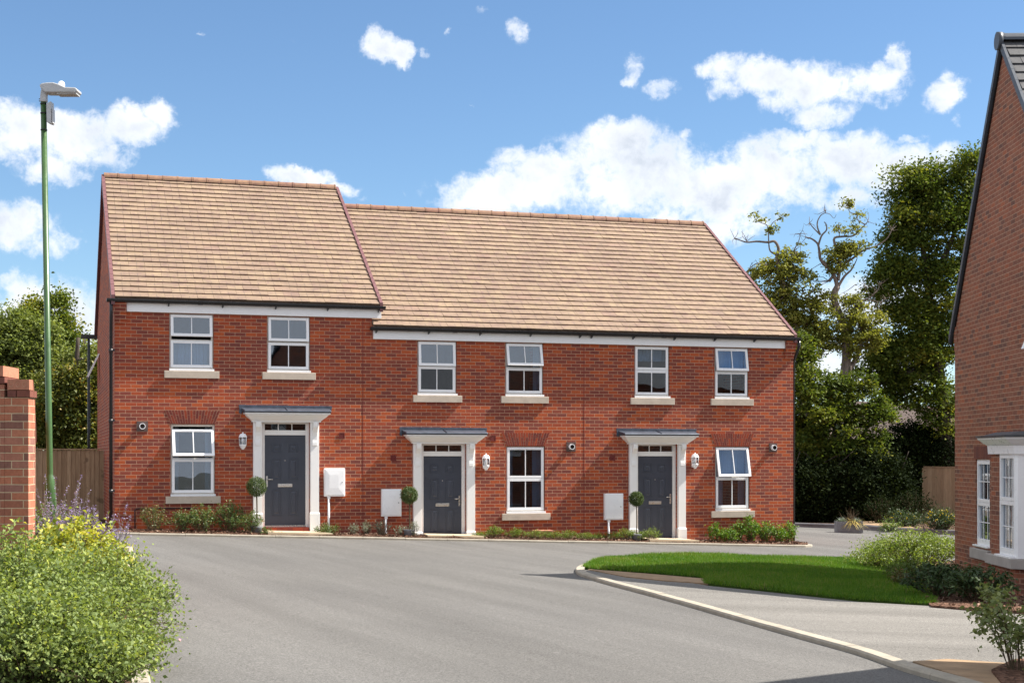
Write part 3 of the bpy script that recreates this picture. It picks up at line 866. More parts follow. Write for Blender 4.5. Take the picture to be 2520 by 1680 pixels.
def wall_lamp(house, px, pyt, pyb):
    x, D = onY(px, -.09); z1 = CAMZ+(HOR-pyt)/F*D; z0 = CAMZ+(HOR-pyb)/F*D; h = z1-z0; c = (x, -.1, z0)
    m = MB(); m.box(x-.045, x+.045, -.02, -.002, z0+h*.1, z0+h*.55); m.tube([(x, -.02, z0+h*.25), (x, -.06, z0+h*.22)], .02, 8)
    m.lathe(c, [(.006, 0), (.03, .01*1), (.035, h*.07), (.062, h*.17), (.078, h*.26), (.08, h*.30)], 12)
    m.lathe(c, [(.088, h*.70), (.09, h*.725), (.083, h*.74), (.075, h*.82), (.055, h*.89), (.02, h*.92), (.012, h*.94), (.014, h*.97), (.004, h)], 12)
    for k in range(6):
        a = math.pi*k/3+.3; m.tube([(x+.078*math.cos(a), -.1+.078*math.sin(a), z0+h*.28), (x+.083*math.cos(a), -.1+.083*math.sin(a), z0+h*.72)], .006, 5)
    o = m.build('wall_lamp', M['white'], house)
    g = MB(); g.lathe(c, [(.068, h*.29), (.072, h*.71)], 12); g.build('lamp_glass', M['lampglass'], o)
    b = MB(); b.lathe(c, [(.016, h*.30), (.016, h*.38), (.028, h*.46), (.03, h*.54), (.012, h*.62)], 10); b.build('bulb', M['white'], o)

def flue(house, pcx, pcy, pw, ph):
    x, D = onY(pcx, 0); z = CAMZ+(HOR-pcy)/F*D; k = D/F
    m = MB(); m.box(x-pw*k/2, x+pw*k/2, -.012, -.002, z-ph*k/2, z+ph*k/2)
    for a in (-1, 1):
        for b in (-1, 1): m.box(x+a*pw*k*.42-.006, x+a*pw*k*.42+.006, -.016, -.012, z+b*ph*k*.42-.006, z+b*ph*k*.42+.006)
    o = m.build('flue', M['flue'], house)
    t = MB(); r = .063; S = 20
    for j in range(S):
        a0, a1 = 2*math.pi*j/S, 2*math.pi*(j+1)/S
        def q(a, R, y): return (x+R*math.cos(a), y, z+R*math.sin(a))
        t.face([q(a0, r, -.012), q(a1, r, -.012), q(a1, r, -.095), q(a0, r, -.095)], smooth=True)
        t.face([q(a0, r-.013, .05), q(a1, r-.013, .05), q(a1, r-.013, -.095), q(a0, r-.013, -.095)], mi=1, smooth=True)
        t.face([q(a0, r, -.095), q(a1, r, -.095), q(a1, r-.013, -.095), q(a0, r-.013, -.095)])
    t.face([(x+(r-.014)*math.cos(2*math.pi*j/S), .0, z+(r-.014)*math.sin(2*math.pi*j/S)) for j in range(S)], mi=1)
    t.build('flue_pipe', [M['white'], M['black']], o)

def meter_box(house, pxa, pxb, pyt, pyb, pcond, zground):
    xa, D = onY(pxa, -.12); xb, D = onY(pxb, -.12); k = D/F
    z1 = CAMZ+(HOR-pyt)*k; z0 = CAMZ+(HOR-pyb)*k
    m = MB(); m.box(xa, xb, -.092, -.002, z0, z1)
    o = m.build('meter_box', M['white'], house, bevel=0.012)
    d = MB(); d.box(xa+.025, xb-.025, -.104, -.093, z0+.03, z1-.025)
    cx, cz = (xa+xb)/2-.02, (z0+z1)/2
    d.hexa([(xa+.03, -.104, z0+.035), (xb-.03, -.104, z0+.035), (xb-.03, -.104, z1-.03), (xa+.03, -.104, z1-.03),
            (cx-.1, -.111, cz-.12), (cx+.1, -.111, cz-.12), (cx+.1, -.111, cz+.16), (cx-.1, -.111, cz+.16)])
    do = d.build('box_door', M['white'], o, bevel=0.004)
    l = MB(); l.tube([(xb-.07, -.104, cz), (xb-.07, -.116, cz)], .01, 8); l.build('lock', M['black'], do) if False else l.build('lock', M['black'], o)
    xc = fx(pcond, -.06); c = MB(); c.tube([(xc, -.06, zground-.1), (xc, -.06, z0+.01)], .024, 10); c.box(xc-.03, xc+.03, -.09, -.03, z0-.05, z0)
    c.build('conduit', M['white'], o)

def air_brick(house, px, py, s=14):
    x, D = onY(px); z = CAMZ+(HOR-py)/F*D; h = s*D/F/2
    m = MB(); m.ring(x-h, x+h, z-h, z+h, .014, -.014, -.002)
    for k in range(5):
        zz = z-h+.02+k*(2*h-.04)/5; m.hexa([(x-h+.014, -.012, zz), (x+h-.014, -.012, zz), (x+h-.014, -.003, zz+.008), (x-h+.014, -.003, zz+.008), (x-h+.014, -.011, zz+.004), (x+h-.014, -.011, zz+.004), (x+h-.014, -.003, zz+.014), (x-h+.014, -.003, zz+.014)])
    m.build('air_vent', M['vent'], house)

def downpipe(house, x, y, z1, z0, parent_mat='black', swan=True):
    m = MB(); pts = [(x, -.135, z1), (x, -.135, z1-.22), (x+.0, y-.02, z1-.55), (x, y, z1-.62), (x, y, z0)] if swan else [(x, y, z1), (x, y, z0)]
    m.tube(pts, .036, 10)
    z = z1-1.0
    while z > z0:
        m.box(x-.046, x+.075, y-.02, y+.03, z-.02, z+.02); m.tube([(x, y, z-.06), (x, y, z+.03)], .042, 10); z -= 1.45
    return m.build('downpipe', M[parent_mat], house)

def terrace_house(label, x0, x1, dz, xt0, xt1, wins, door, left_end, right_end, phase):
    loc = ((x0+x1)/2, 0, dz)
    h = root_empty('terraced_house', loc, label, 'house', 'terraced houses across the road')
    holes = []
    for w in wins:
        kw = dict(w[4]) if len(w) > 4 else {}
        q = window(h, w[0], w[1], w[2]+dz, w[3]+dz, **kw); holes.append(q)
    holes.append(front_door(h, door[0], door[1], dz, door[2]))
    ze = roof_z(dz, 0)-.06
    wm = MB(); wall_with_holes(wm, x0, x1, -.6, ze, holes)
    yb = 2*RY
    # ends and back: pentagonal gables under the roof
    zr = roof_z(dz, RY)-.09
    for xa, xb in ((x0, x0+.12), (x1-.12, x1)):
        if (xa == x0 and not left_end) or (xb == x1 and not right_end and dz == 0): pass
        wm.prism([(xa, .28, -.6), (xa, .28, roof_z(dz, .28)-.09), (xa, RY, zr), (xa, yb-.1, roof_z(dz, .1)-.09), (xa, yb-.1, -.6)], (xb-xa, 0, 0))
    wm.box(x0+.12, x1-.12, yb-.4, yb-.1, -.6, ze)
    # kneelers: three oversailing steps at a free end of the eaves
    for fe, sg, xe in ((left_end, -1, x0), (right_end, 1, x1)):
        if not fe: continue
        xi = xe-sg*.235
        for k in range(5):
            pr = .03+.022*k; zz = 4.26+dz+k*.075; out = .0+.008*k
            a, b = sorted((xi, xe+sg*out)); wm.box(a, b, -pr, .02, zz, zz+.0745)
        a, b = sorted((xi, xe+sg*.045)); wm.box(a, b, -.13, .02, 4.26+dz+.375, 4.76+dz)
    wm.build('wall', M['brick'], h)
    rf = MB(); tile_slope(rf, xt0, xt1, EY, roof_z(dz, EY), RY, roof_z(dz, RY), phase)
    rb = roof_z(dz, EY); rf.face([(xt0, RY, roof_z(dz, RY)+.01), (xt1, RY, roof_z(dz, RY)+.01), (xt1, 2*RY-EY, rb+.01), (xt0, 2*RY-EY, rb+.01)])
    ro = rf.build('roof', [M['tile'], M['leadedge']], h)
    rg = MB(); ridge_tiles(rg, xt0-(.02 if left_end else 0), xt1, RY, roof_z(dz, RY)+.04); rg.build('ridge', M['ridge'], ro)
    if left_end or dz > 0 or right_end:
        if left_end: verge(ro, xt0-.075, xt0-.003, dz)
        if right_end or dz > 0: verge(ro, xt1+.003, xt1+.07, dz)
    # fascia and gutter
    fa = MB(); f0 = x0+(.24 if left_end else 0.0); f1 = x1-(.24 if right_end else 0.0)
    if dz > 0: f1 = fx(938.5, -.06)
    if dz == 0 and not right_end: f0 = fx(919, -.06)
    fa.box(f0, f1, -.06, -.003, 4.505+dz, 4.725+dz); fa.build('fascia', M['white'], h, bevel=0.003)
    g0 = fx(262, -.13) if left_end else (fx(911, -.13) if not right_end else x0)
    g1 = fx(948, -.13) if dz > 0 else (fx(1963, -.13)+.05 if right_end else x1)
    gutter(h, g0, g1, 4.742+dz, ends=(left_end or not right_end, right_end or dz > 0))
    # inner partitions so the rooms read as rooms
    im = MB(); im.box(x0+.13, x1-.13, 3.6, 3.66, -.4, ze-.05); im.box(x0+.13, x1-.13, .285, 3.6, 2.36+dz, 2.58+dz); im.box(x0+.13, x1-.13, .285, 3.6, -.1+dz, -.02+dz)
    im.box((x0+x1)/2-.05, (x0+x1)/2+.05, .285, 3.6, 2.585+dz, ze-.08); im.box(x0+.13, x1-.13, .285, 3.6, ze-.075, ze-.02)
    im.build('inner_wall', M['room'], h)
    return h

XL, XP1, XP2, XR = fx(282), fx(915), fx(1438), fx(1952)
UP, UPT = 3.31, 4.495
LO, LOT = 0.695, 2.184
hA = terrace_house('tall left terraced house with its roof a step above the others', XL, XP1, .45, XL-.0, fx(941, EY)-.06,
    [(416.7, 525.5, UP, UPT, dict(open_deg=10, lift=.07, curtain=[(.02, .98, UP+1.09, UP+.45)])), (657.5, 763, UP, UPT, dict(open_deg=5, lift=.02)),
     (420, 529, LO-.01, LOT, dict(curtain=[(.03, .2, LOT+.45, LO+.5), (.8, .97, LOT+.45, LO+.5)], open_deg=22, drop=.09, lift=.10, zt=.485, arch=.275, label='sash window with its upper sash dropped and tilted wide open'))],
    (651, 751.7, False), True, False, XL)
hB = terrace_house('middle terraced house between the tall left house and the end house', XP1, XP2, 0.0, XP1, XP2,
    [(1027.3, 1123.8, UP, UPT, dict(open_deg=6)), (1243.5, 1337, UP, UPT, dict(open_deg=15, lift=.025, curtain=[(.02, .2, UPT, UP+.05), (.82, .98, UPT, UP+.05)])),
     (1246, 1341, LO, LOT, dict(zt=.485, arch=.285, curtain=[(.03, .24, LOT, LO+.05), (.76, .97, LOT, LO+.05)]))],
    (1041.5, 1135.6, True), False, False, XP1)
hC = terrace_house('right end terraced house beside the round-ended kerb and the oak trees', XP2, XR, 0.0, XP2, fx(1960, EY)-.06,
    [(1561.4, 1647.5, UP, UPT, dict(curtain=[(.02, .98, UPT-.02, UPT-.34)])), (1758.5, 1842, UP, UPT, dict(open_deg=11, curtain=[(0.04, .96, UPT-.02, UPT-.62)])),
     (1760, 1844.6, LO, LOT, dict(open_deg=14, zt=.485, arch=.285, curtain=[(.03, .34, LOT, LO+.1), (.80, .97, LOT, LO+.1), (.3, .82, LOT, LOT-.68)]))],
    (1569, 1654.4, True), False, True, XP1)
downpipe(hA, fx(273, -.03), -.05, 5.15, -.1)
m = MB(); xx = XR+.09; m.tube([(xx, -.12, 4.68), (xx, -.12, 4.55), (xx-.02, .05, 4.3), (xx-.02, .12, 4.2), (xx-.02, .12, -.2)], .036, 10); m.build('downpipe', M['black'], hC)
wall_lamp(hA, 597.5, 1062.6, 1105.8); wall_lamp(hB, 1195.8, 1115, 1157); wall_lamp(hC, 1710, 1113, 1153)
flue(hA, 350, 1048.5, 27, 25); flue(hB, 1405, 1099, 24, 23); flue(hC, 1902, 1101, 21, 22)
meter_box(hA, 798.6, 850, 1151.7, 1221, 809, .2)
meter_box(hB, 940, 989, 1202.7, 1270, 949.7, .1)
meter_box(hC, 1489.5, 1535.4, 1213.6, 1278.6, 1498, 0)
air_brick(hA, 841, 1071); air_brick(hB, 968, 1126); air_brick(hB, 1213, 1078); air_brick(hC, 1506.7, 1125.6)
# movement joints, rear gutter stub, rear downpipe, small side window, overflow pipe
for hh, px in ((hA, 893), (hB, 1437)):
    m = MB(); xj = fx(px); m.box(xj-.006, xj+.006, -.004, -.001, -.2, 4.5+(.45 if hh is hA else 0)); m.build('movement_joint', M['vent'], hh)
m = MB(); yb = 2*RY+.02; zb_ = 5.17
m.box(XL-.42, XL+.3, yb-.02, yb+.1, zb_-.05, zb_+.06); m.build('rear_gutter', M['black'], hA)
m = MB(); m.tube([(XL-.22, yb+.02, zb_-.02), (XL-.22, yb+.02, -.2)], .036, 10); m.build('rear_downpipe', M['black'], hA)
m = MB(); ys = 8.6
m.hexa([(XL-.32, ys-.3, 4.02), (XL-.27, ys-.3, 4.0), (XL-.27, ys+.3, 4.0), (XL-.32, ys+.3, 4.02), (XL-.03, ys-.3, 4.62), (XL+.0, ys-.3, 4.6), (XL+.0, ys+.3, 4.6), (XL-.03, ys+.3, 4.62)])
m.build('side_window', M['white'], hA)
m = MB(); zz = CAMZ-.10*0-(1255-1120)/F*32+.02; xa, xb = fx(332, -.04), fx(470, -.04)
m.tube([(xa, -.04, .15), (xa, -.04, zz), (xa+.03, -.04, zz+.03), (xb, -.04, zz+.03), (xb, -.01, zz+.03)], .013, 8); m.build('overflow_pipe', M['black'], hA)
m = MB(); xa, xb = fx(705-55, -.25), fx(760, -.25); m.box(xa-.05, xb+.02, -.12, -.002, .26, .448); 
for k in range(9):
    w_ = (xb+.02-xa+.05)/9; m.box(xa-.05+k*w_+.004, xa-.05+(k+1)*w_-.004, -.125, -.12, .265, .44, random.random())
m.build('doorstep', [M['arch']], hA)
#PART3
# ------------------------------------------------------------------ gable house on the right
def gable_house(A, label, U=None):
    if U is None:
        U = Vector((CS*.0321+SN, -SN*.0321+CS, 0)).normalized()
    N = Vector((-U.y, U.x, 0))
    SZ = .96   # surveyed size against nominal brick size
    def X(v): return Vector((A.x+(U.x*v[0]+N.x*v[1])*SZ, A.y+(U.y*v[0]+N.y*v[1])*SZ, CAMZ+(v[2]-CAMZ)*SZ))
    h = root_empty('gable_house', X((-3.08, -3, -.3)), label, 'house', 'houses on the right of the road')
    W, E, R, DP = 7.30, 4.40, 8.78, 8.0
    win = (-2.28, -1.39, .40, 1.91); up = (-5.75, -4.55, 3.02, 4.12); bay = (-5.6, -4.0, .3, 2.1)
    mb = MB(); wall_with_holes(mb, -W, 0, -.7, E, [win, up, bay], thick=-.25)
    ru, rz = -3.08, R
    mb.prism([(-W, 0, E), (0, 0, E), (ru, 0, rz-.12)], (0, -.25, 0))
    mb.box(-.25, 0, -DP, -.25, -.7, E); mb.box(-W, -W+.25, -DP, -.25, -.7, E); mb.box(-W+.25, -.25, -DP, -DP+.25, -.7, E)
    mb.prism([(-W, -DP, E), (0, -DP, E), (ru, -DP, rz-.12)], (0, .25, 0))
    # oversailing courses at the far eaves
    for k in range(3): mb.box(-.2, .02+.02*k, -.2, .006+.004*k, E-.5+k*.15, E-.36+k*.15)
    # the slightly thicker footing courses
    mb.box(-W, .002, -.02, .035, -.7, -.12)
    # brick pier and apron of the bay
    bn = .5; u0, u1 = -5.45, -4.15
    apron = [(u1+.3, -.02), (u1, bn), (u0, bn), (u0-.3, -.02)]
    mb.prism([(a, b, -.7) for a, b in apron], (0, 0, .98))
    mb.prism([(u1+.3, -.02, .28), (u1, bn, .28), (u1-.45, bn, .28), (u1-.45, bn-.12, .28), (u1-.05, bn-.12, .28), (u1+.2, -.02, .28)], (0, 0, 1.75))
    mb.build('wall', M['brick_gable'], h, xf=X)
    def bxf(v): return X((v[1], v[0], v[2]))
    sl = (rz-E)/3.08; sn = (rz-E)/(W-3.08)
    t = MB(); tile_slope(t, -DP-.05, .02, -W-.18, E-.18*sn, ru, rz, 0.0, gauge=.24, tw=.33)
    t.face([(-DP-.05, ru, rz), (.02, ru, rz), (.02, .18, E-.18*sl), (-DP-.05, .18, E-.18*sl)])
    ro = t.build('roof', [M['gtile'], M['leadedge']], h, xf=bxf)
    for (ua, za, ub, zb) in ((-W-.18, E-.18*sn, ru, rz), (.18, E-.18*sl, ru, rz)):
        n = 20; v = MB()
        for k in range(n):
            a = k/n; b = (k+1)/n-.001
            p0 = (ua+(ub-ua)*a, za+(zb-za)*a); p1 = (ua+(ub-ua)*b, za+(zb-za)*b)
            q = [(p0[0], .025, p0[1]-.10), (p0[0], .07, p0[1]-.10), (p1[0], .07, p1[1]-.10), (p1[0], .025, p1[1]-.10),
                 (p0[0], .025, p0[1]+.065), (p0[0], .07, p0[1]+.065), (p1[0], .07, p1[1]+.065), (p1[0], .025, p1[1]+.065)]
            v.hexa(q)
        v.prism([(ua, .005, za-.16), (ub, .005, zb-.16), (ub, .005, zb-.02), (ua, .005, za-.02)], (0, .02, 0), mi=1)
        v.build('verge', [M['gverge'], M['black']], ro, xf=X)
    r = MB(); ridge_tiles(r, -DP, .04, ru, rz+.05, r=.14, unit=.45); 
    r.tube([(.04, ru, rz+.0), (.115, ru, rz+.0)], .15, 16)
    r.build('ridge', M['gverge'], ro, xf=bxf)
    # three-light sash style windows
    def gwin(x0, x1, z0, z1, y, zt, bars, openo=0.0):
        f = MB(); f.ring(x0, x1, z0, z1, .05, y-.1, y-.03); zm = z1-(z1-z0)*zt; f.box(x0+.05, x1-.05, y-.1, y-.035, zm-.03, zm+.03)
        fo = f.build('window', M['white'], h, xf=X, bevel=.004)
        for (za, zb, ang) in ((zm+.0, z1-.03, openo), (z0+.05, zm-.01, 0)):
            s = MB(); s.ring(x0+.03, x1-.03, za, zb, .055, y-.075, y-.02)
            for k in range(1, bars): q = x0+.085+(x1-x0-.17)*k/bars; s.box(q-.008, q+.008, y-.06, y-.05, za+.055, zb-.055)
            s.box(x0+.085, x1-.085, y-.062, y-.052, (za+zb)/2-.008, (za+zb)/2+.008)
            g = MB(); g.box(x0+.08, x1-.08, y-.068, y-.063, za+.05, zb-.05)
            if ang:
                for q in (s, g): q.v = [(x_, y-.03-((y-.03)-y_)*math.cos(ang)+(zb-z_)*math.sin(ang), zb-(zb-z_)*math.cos(ang)) for x_, y_, z_ in q.v]
            s.build('sash', M['white'], fo, xf=X, bevel=.004); g.build('pane', M['glass'], fo, xf=X)
        k = MB(); k.box(x0-.02, x1+.02, y-.06, y+.05, z0-.03, z0-.002); k.build('window_sill', M['white'], fo, xf=X, bevel=.004)
        return fo
    w1 = gwin(win[0], win[1], win[2]+.03, win[3], -.0, .5, 3)
    s = MB(); s.box(win[0]-.12, win[1]+.12, -.1, .075, .19, .365); s.build('stone_sill', M['greystone'], w1, xf=X, bevel=.008)
    a = MB(); n = 14
    for k in range(n):
        q = win[0]-.1+(win[1]-win[0]+.2)*k/n; a.box(q+.005, q+(win[1]-win[0]+.2)/n-.005, -.02, .004, 1.925, 2.14, random.random())
    a.build('arch', M['gable_piece'], w1, xf=X)
    w2 = gwin(up[0], up[1], up[2]+.03, up[3], -.0, .5, 3, openo=.38)
    s = MB(); s.box(up[0]-.12, up[1]+.12, -.1, .075, 2.85, 3.0); s.build('stone_sill', M['greystone'], w2, xf=X, bevel=.008)
    # bay: sill, window, panels and cornice
    w3 = gwin(u0+.02, u1-.46, .47, 2.02, bn+.03, .47, 4)
    s = MB(); s.prism([(u1+.36, -.02, .29), (u1+.05, bn+.09, .29), (u0-.05, bn+.09, .29), (u0-.4, -.02, .29)], (0, 0, .15)); s.build('stone_sill', M['greystone'], w3, xf=X, bevel=.008)
    p = MB(); p.prism([(u0+.02, bn+.01, .445), (u0-.03, bn-.02, .445), (u0-.28, .0, .445), (u0-.2, 0, .445), (u0+.02, bn-.06, .445)], (0, 0, 1.58)); p.build('bay_panel', M['white'], w3, xf=X)
    c = MB()
    for (o0, o1, z0, z1) in ((.04, .05, 2.0, 2.13), (.05, .10, 2.132, 2.16), (.10, .17, 2.16, 2.22), (.18, .19, 2.222, 2.25)):
        q0 = [(u1+.34+o0, -.02), (u1+.02+o0*.5, bn+o0), (u0-.02-o0*.5, bn+o0), (u0-.34-o0, -.02)]
        q1 = [(u1+.34+o1, -.02), (u1+.02+o1*.5, bn+o1), (u0-.02-o1*.5, bn+o1), (u0-.34-o1, -.02)]
        c.hexa([(*q0[3], z0), (*q0[2], z0), (*q0[1], z0), (*q0[0], z0), (*q1[3], z1), (*q1[2], z1), (*q1[1], z1), (*q1[0], z1)])
    co = c.build('bay_cornice', M['white'], h, xf=X)
    l = MB(); o = .21
    q0 = [(u1+.34+o, -.02), (u1+.02+o*.5, bn+o), (u0-.02-o*.5, bn+o), (u0-.34-o, -.02)]
    l.hexa([(*q0[3], 2.252), (*q0[2], 2.252), (*q0[1], 2.252), (*q0[0], 2.252), (*q0[3], 2.285), (*q0[2], 2.285), (*q0[1], 2.285), (*q0[0], 2.285)])
    l.hexa([(u0-.5, .0, 2.286), (u0-.05, bn+.12, 2.286), (u1+.05, bn+.12, 2.286), (u1+.3, 0, 2.286), (u0-.45, 0, 2.36), (u0, bn-.05, 2.34), (u1-.05, bn-.05, 2.34), (u1+.2, 0, 2.36)])
    l.build('bay_roof', M['leadedge'], co, xf=X)
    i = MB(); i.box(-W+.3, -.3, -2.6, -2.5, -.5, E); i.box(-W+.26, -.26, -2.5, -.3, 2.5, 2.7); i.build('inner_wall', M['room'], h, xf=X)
    return h, X
gh, GX = gable_house(LD(8.175*.96, 28.05*.96), 'red brick gable house with slate grey roof and white bay window beside the lawn')
gh2, _ = gable_house(LD(6.85, 13.3), 'second gable house nearer the camera, casting the shadow across the lower right corner')

# ------------------------------------------------------------------ roads, drive, lawn, beds
road_far = [G(2900, 1345), G(2600, 1328), G(2355, 1316), G(2256, 1311.5), G(2209, 1309.5), G(2125, 1302.5), G(2059, 1299.6), G(1953, 1295.7), G(1860, 1292)]
def xy(p): return (p[0], p[1])
g_ = MB(); Rg = 420
xs = [-Rg, -150, -60, -30] + [-30+3*k for k in range(1, 26)] + [60, 100, 180, Rg]; ys = [-160, -90, -60] + [-60+3*k for k in range(1, 41)] + [75, 110, 180, 300, 600]
for i in range(len(xs)-1):
    for j in range(len(ys)-1):
        q = [(xs[i], ys[j]), (xs[i+1], ys[j]), (xs[i+1], ys[j+1]), (xs[i], ys[j+1])]
        g_.face([(a, b, ground(a, b)-.16) for a, b in q])
o = g_.build('ground', M['field']); o['kind'] = 'structure'
sheet('road', [(-30, -52), (40, -52)] + [xy(p) for p in road_far] + [(XR+1.5, 13), (-30, 9)], M['asphalt'], 0.0, 0.9)
# wood floor beyond the far kerb
kk = [xy(p) for p in road_far]
far_soil = kk + [(XR+4, 16), (XR+4, 44), (62, 44), (66, 4)]
sheet('wood_floor', far_soil, M['soil'], 0.085, 1.2)
kerb('far_kerb', [xy(p) for p in reversed(road_far)], M['greykerb'], .13, .14, side=1)
pv = [G(2085, 1294), G(2128, 1301), G(2208, 1308.5), G(2252, 1310.5), G(2222, 1299), G(2150, 1293)]
sheet('buff_ramp', [xy(p) for p in pv], M['orange'], 0.15, .4, skirt=.1)

# terrace bed and kerb
KY = -1.02
kp = [(-4.5, KY), (-1, KY), (3, KY), (7, KY), (11, KY), (15, KY), (XR-.4, KY), (XR-.05, KY+.12), (XR+.2, KY+.45), (XR+.24, KY+1.0), (XR+.24, .8)]
kerb('terrace_kerb', kp, M['kerb'], .11, .055, side=1)
bed = [(-4.5, KY+.09), (XR-.4, KY+.09), (XR-.06, KY+.2), (XR+.11, KY+.5), (XR+.14, KY+1.0), (XR+.14, .15), (-4.5, .15)]
SK = .09
def lump(x, y): return .03*mnoise.noise(Vector((x*2.3, y*2.3, 0)))+.02*mnoise.noise(Vector((x*7, y*7, 3)))
sheet('mulch_bed', bed, M['mulch'], .075, .22, bumpf=lump, skirt=SK)
sheet('garden_soil', [(-4.5, .12), (XL+.1, .12), (XL+.1, 14), (-20, 14), (-20, .12)], M['soil'], .06, 1.0)
for (a, b, dz) in ((664, 796, .45), (1052, 1165, 0), (1592, 1690, 0)):
    xa, xb = fx(a, -.5), fx(b, -.5)
    sheet('door_path', [(xa-.1, KY+.095), (xb+.12, KY+.095), (xb, -.12), (xa, -.12)], M['paving'], .115, .5, skirt=.1)

# corner plot on the right: kerb, drive, lawn, bed
ck = [G(1480, 1384), G(1450, 1389), G(1428, 1396), G(1416, 1405), G(1428, 1417), G(1495, 1438), G(1585, 1462), G(1676, 1487), G(1770, 1514), G(1867, 1542), G(1990, 1577), G(2114, 1612), G(2229, 1653), G(2352, 1688), G(2500, 1735)]
kerb('corner_kerb', [xy(p) for p in ck], M['kerb'], .135, .05, side=1)
lawn_px = [(1441, 1402), (1460, 1390), (1500, 1380), (1600, 1373), (1800, 1374), (2090, 1379), (2215, 1384), (2240, 1420), (2300, 1494), (2286, 1494), (2114, 1484), (1876, 1458), (1745, 1444), (1739, 1428), (1600, 1416), (1495, 1410)]
lawn = [xy(G(*p)) for p in lawn_px]
drive_px = [(1434, 1412), (1500, 1432), (1676, 1478), (1867, 1535), (2114, 1604), (2236, 1646), (2360, 1684), (2520, 1735), (2760, 1690), (2700, 1530), (2420, 1512), (2286, 1497), (2114, 1487), (1876, 1461), (1745, 1447), (1600, 1423), (1441, 1407)]
sheet('drive', [xy(G(*p)) for p in drive_px], M['asphalt2'], .036, .5, skirt=SK)
sheet('lawn', lawn, M['turf'], .06, .4, skirt=.05, bumpf=lambda x, y: .02*mnoise.noise(Vector((x*.8, y*.8, 0))))
sheet('paving_wedge', [xy(G(*p)) for p in [(1447, 1407), (1600, 1419), (1736, 1431), (1742, 1443), (1640, 1436), (1540, 1426)]], M['orange'], .05, .3, skirt=.03)
sheet('paving_apron', [xy(G(*p)) for p in [(2246, 1640), (2330, 1634), (2560, 1650), (2560, 1712), (2470, 1712)]], M['orange'], .05, .3, skirt=.03)
rb = [xy(G(*p)) for p in [(2100, 1381), (2360, 1388), (2760, 1400), (2760, 1528), (2440, 1514), (2292, 1501), (2225, 1440)]]
sheet('shrub_bed', rb, M['mulch'], .066, .3, bumpf=lump, skirt=.12)
sheet('corner_soil', [xy(G(*p)) for p in [(2440, 1668), (2500, 1640), (2620, 1640), (2700, 1720), (2480, 1716)]], M['mulch'], .075, .2, bumpf=lump, skirt=.05)
# bed in the left foreground
lk = [G(372, 1700), G(352, 1560), G(343, 1470), G(335, 1405), G(326, 1352)]
kerb('border_kerb', [xy(p) for p in lk], M['kerb'], .125, .06, side=1)
sheet('border_bed', [xy(G(360, 1700)), xy(G(341, 1560)), xy(G(333, 1470)), xy(G(325, 1405)), xy(G(318, 1352)), (-5, -1.4), (-16, -6), (-14, -24), (-6, -25)], M['soil'], .055, .4, bumpf=lump, skirt=SK)

# ------------------------------------------------------------------ garden wall on the left
def GL(v): return LD(v[0], v[1], v[2])
gw = root_empty('garden_wall', LD(-5.0, 15, .4), 'red brick garden wall running back from a taller pier in the left foreground', 'wall')
m = MB(); zt = 2.53; D0, D1 = 14.44, 22.0; xa, xe = -4.595, -6.90; zb = 2.15
m.box(-5.6, -4.823, D0-.003, D0+.45, 0, 2.655)
m.box(-4.822, xa, D0, D0+.2, 0, zt)
m.build('pier', M['brick_wall'], gw, xf=GL, uvoff=(.03, .022))
m = MB()
m.hexa([(xa-.215, D0+.2, 0), (xa-.057, D0+.2, 0), (xe, D1, 0), (xe-.215, D1, 0), (xa-.215, D0+.2, zt-.01), (xa-.057, D0+.2, zt-.01), (xe, D1, zb), (xe-.215, D1, zb)])
m.hexa([(xa-.05, D0+.2, 0), (xa, D0+.2, 0), (xe+.002, D1, 0), (xe-.05, D1, 0), (xa-.05, D0+.2, zt-.01), (xa, D0+.2, zt-.01), (xe+.002, D1, zb), (xe-.05, D1, zb)])
m.build('wall', M['brick_wall'], gw, xf=GL)
m = MB()
# oversailing course then brick-on-edge
def cop(x0, x1, d0, d1, z0a, z1a, rn): m.box(x0, x1, d0, d1, z0a, z1a, rn)
m.box(-4.79, -4.71, D0-.012, D0+.2, zt+.004, zt+.066, .2, 1); m.box(-4.702, xa+.018, D0-.012, D0+.2, zt+.004, zt+.066, .6, 1)
m.box(-4.79, xa+.012, D0-.014, D0+.1, zt+.072, zt+.17, .5)
n = 76
for k in range(n):
    t0 = k/n; t1 = (k+1)/n-.0012
    def q(t, o): return (xa-.057*0+(xe-xa)*t+o, D0+.11+(D1-D0-.11)*t, zt+(zb-zt)*t)
    for (oa, ob, ha, hb, mi_) in ((-.235, .02, .004, .066, 1), (-.225, .014, .072, .17, 0)):
        a, b = q(t0, oa), q(t0, ob); c, d = q(t1, oa), q(t1, ob)
        m.hexa([(a[0], a[1], a[2]+ha), (b[0], b[1], b[2]+ha), (d[0], d[1], d[2]+ha), (c[0], c[1], c[2]+ha), (a[0], a[1], a[2]+hb), (b[0], b[1], b[2]+hb), (d[0], d[1], d[2]+hb), (c[0], c[1], c[2]+hb)], random.random(), mi_)
m.box(-5.62, -4.815, D0-.02, D0+.47, 2.662, 2.722, .4, 1); m.box(-5.6, -4.832, D0-.01, D0+.45, 2.73, 2.83, .7)
cp = m.build('coping', [M['coping'], M['gable_piece']], gw, xf=GL)
m = MB()
for k in range(3):
    cx = -4.755+k*.063; cz = zt+.122
    for j in range(12):
        a0, a1 = 2*math.pi*j/12, 2*math.pi*(j+1)/12
        m.face([(cx, D0-.006, cz), (cx+.02*math.cos(a0), D0-.0155, cz+.024*math.sin(a0)), (cx+.02*math.cos(a1), D0-.0155, cz+.024*math.sin(a1))], .9)
m.build('brick_holes', M['mortar'], cp, xf=GL)

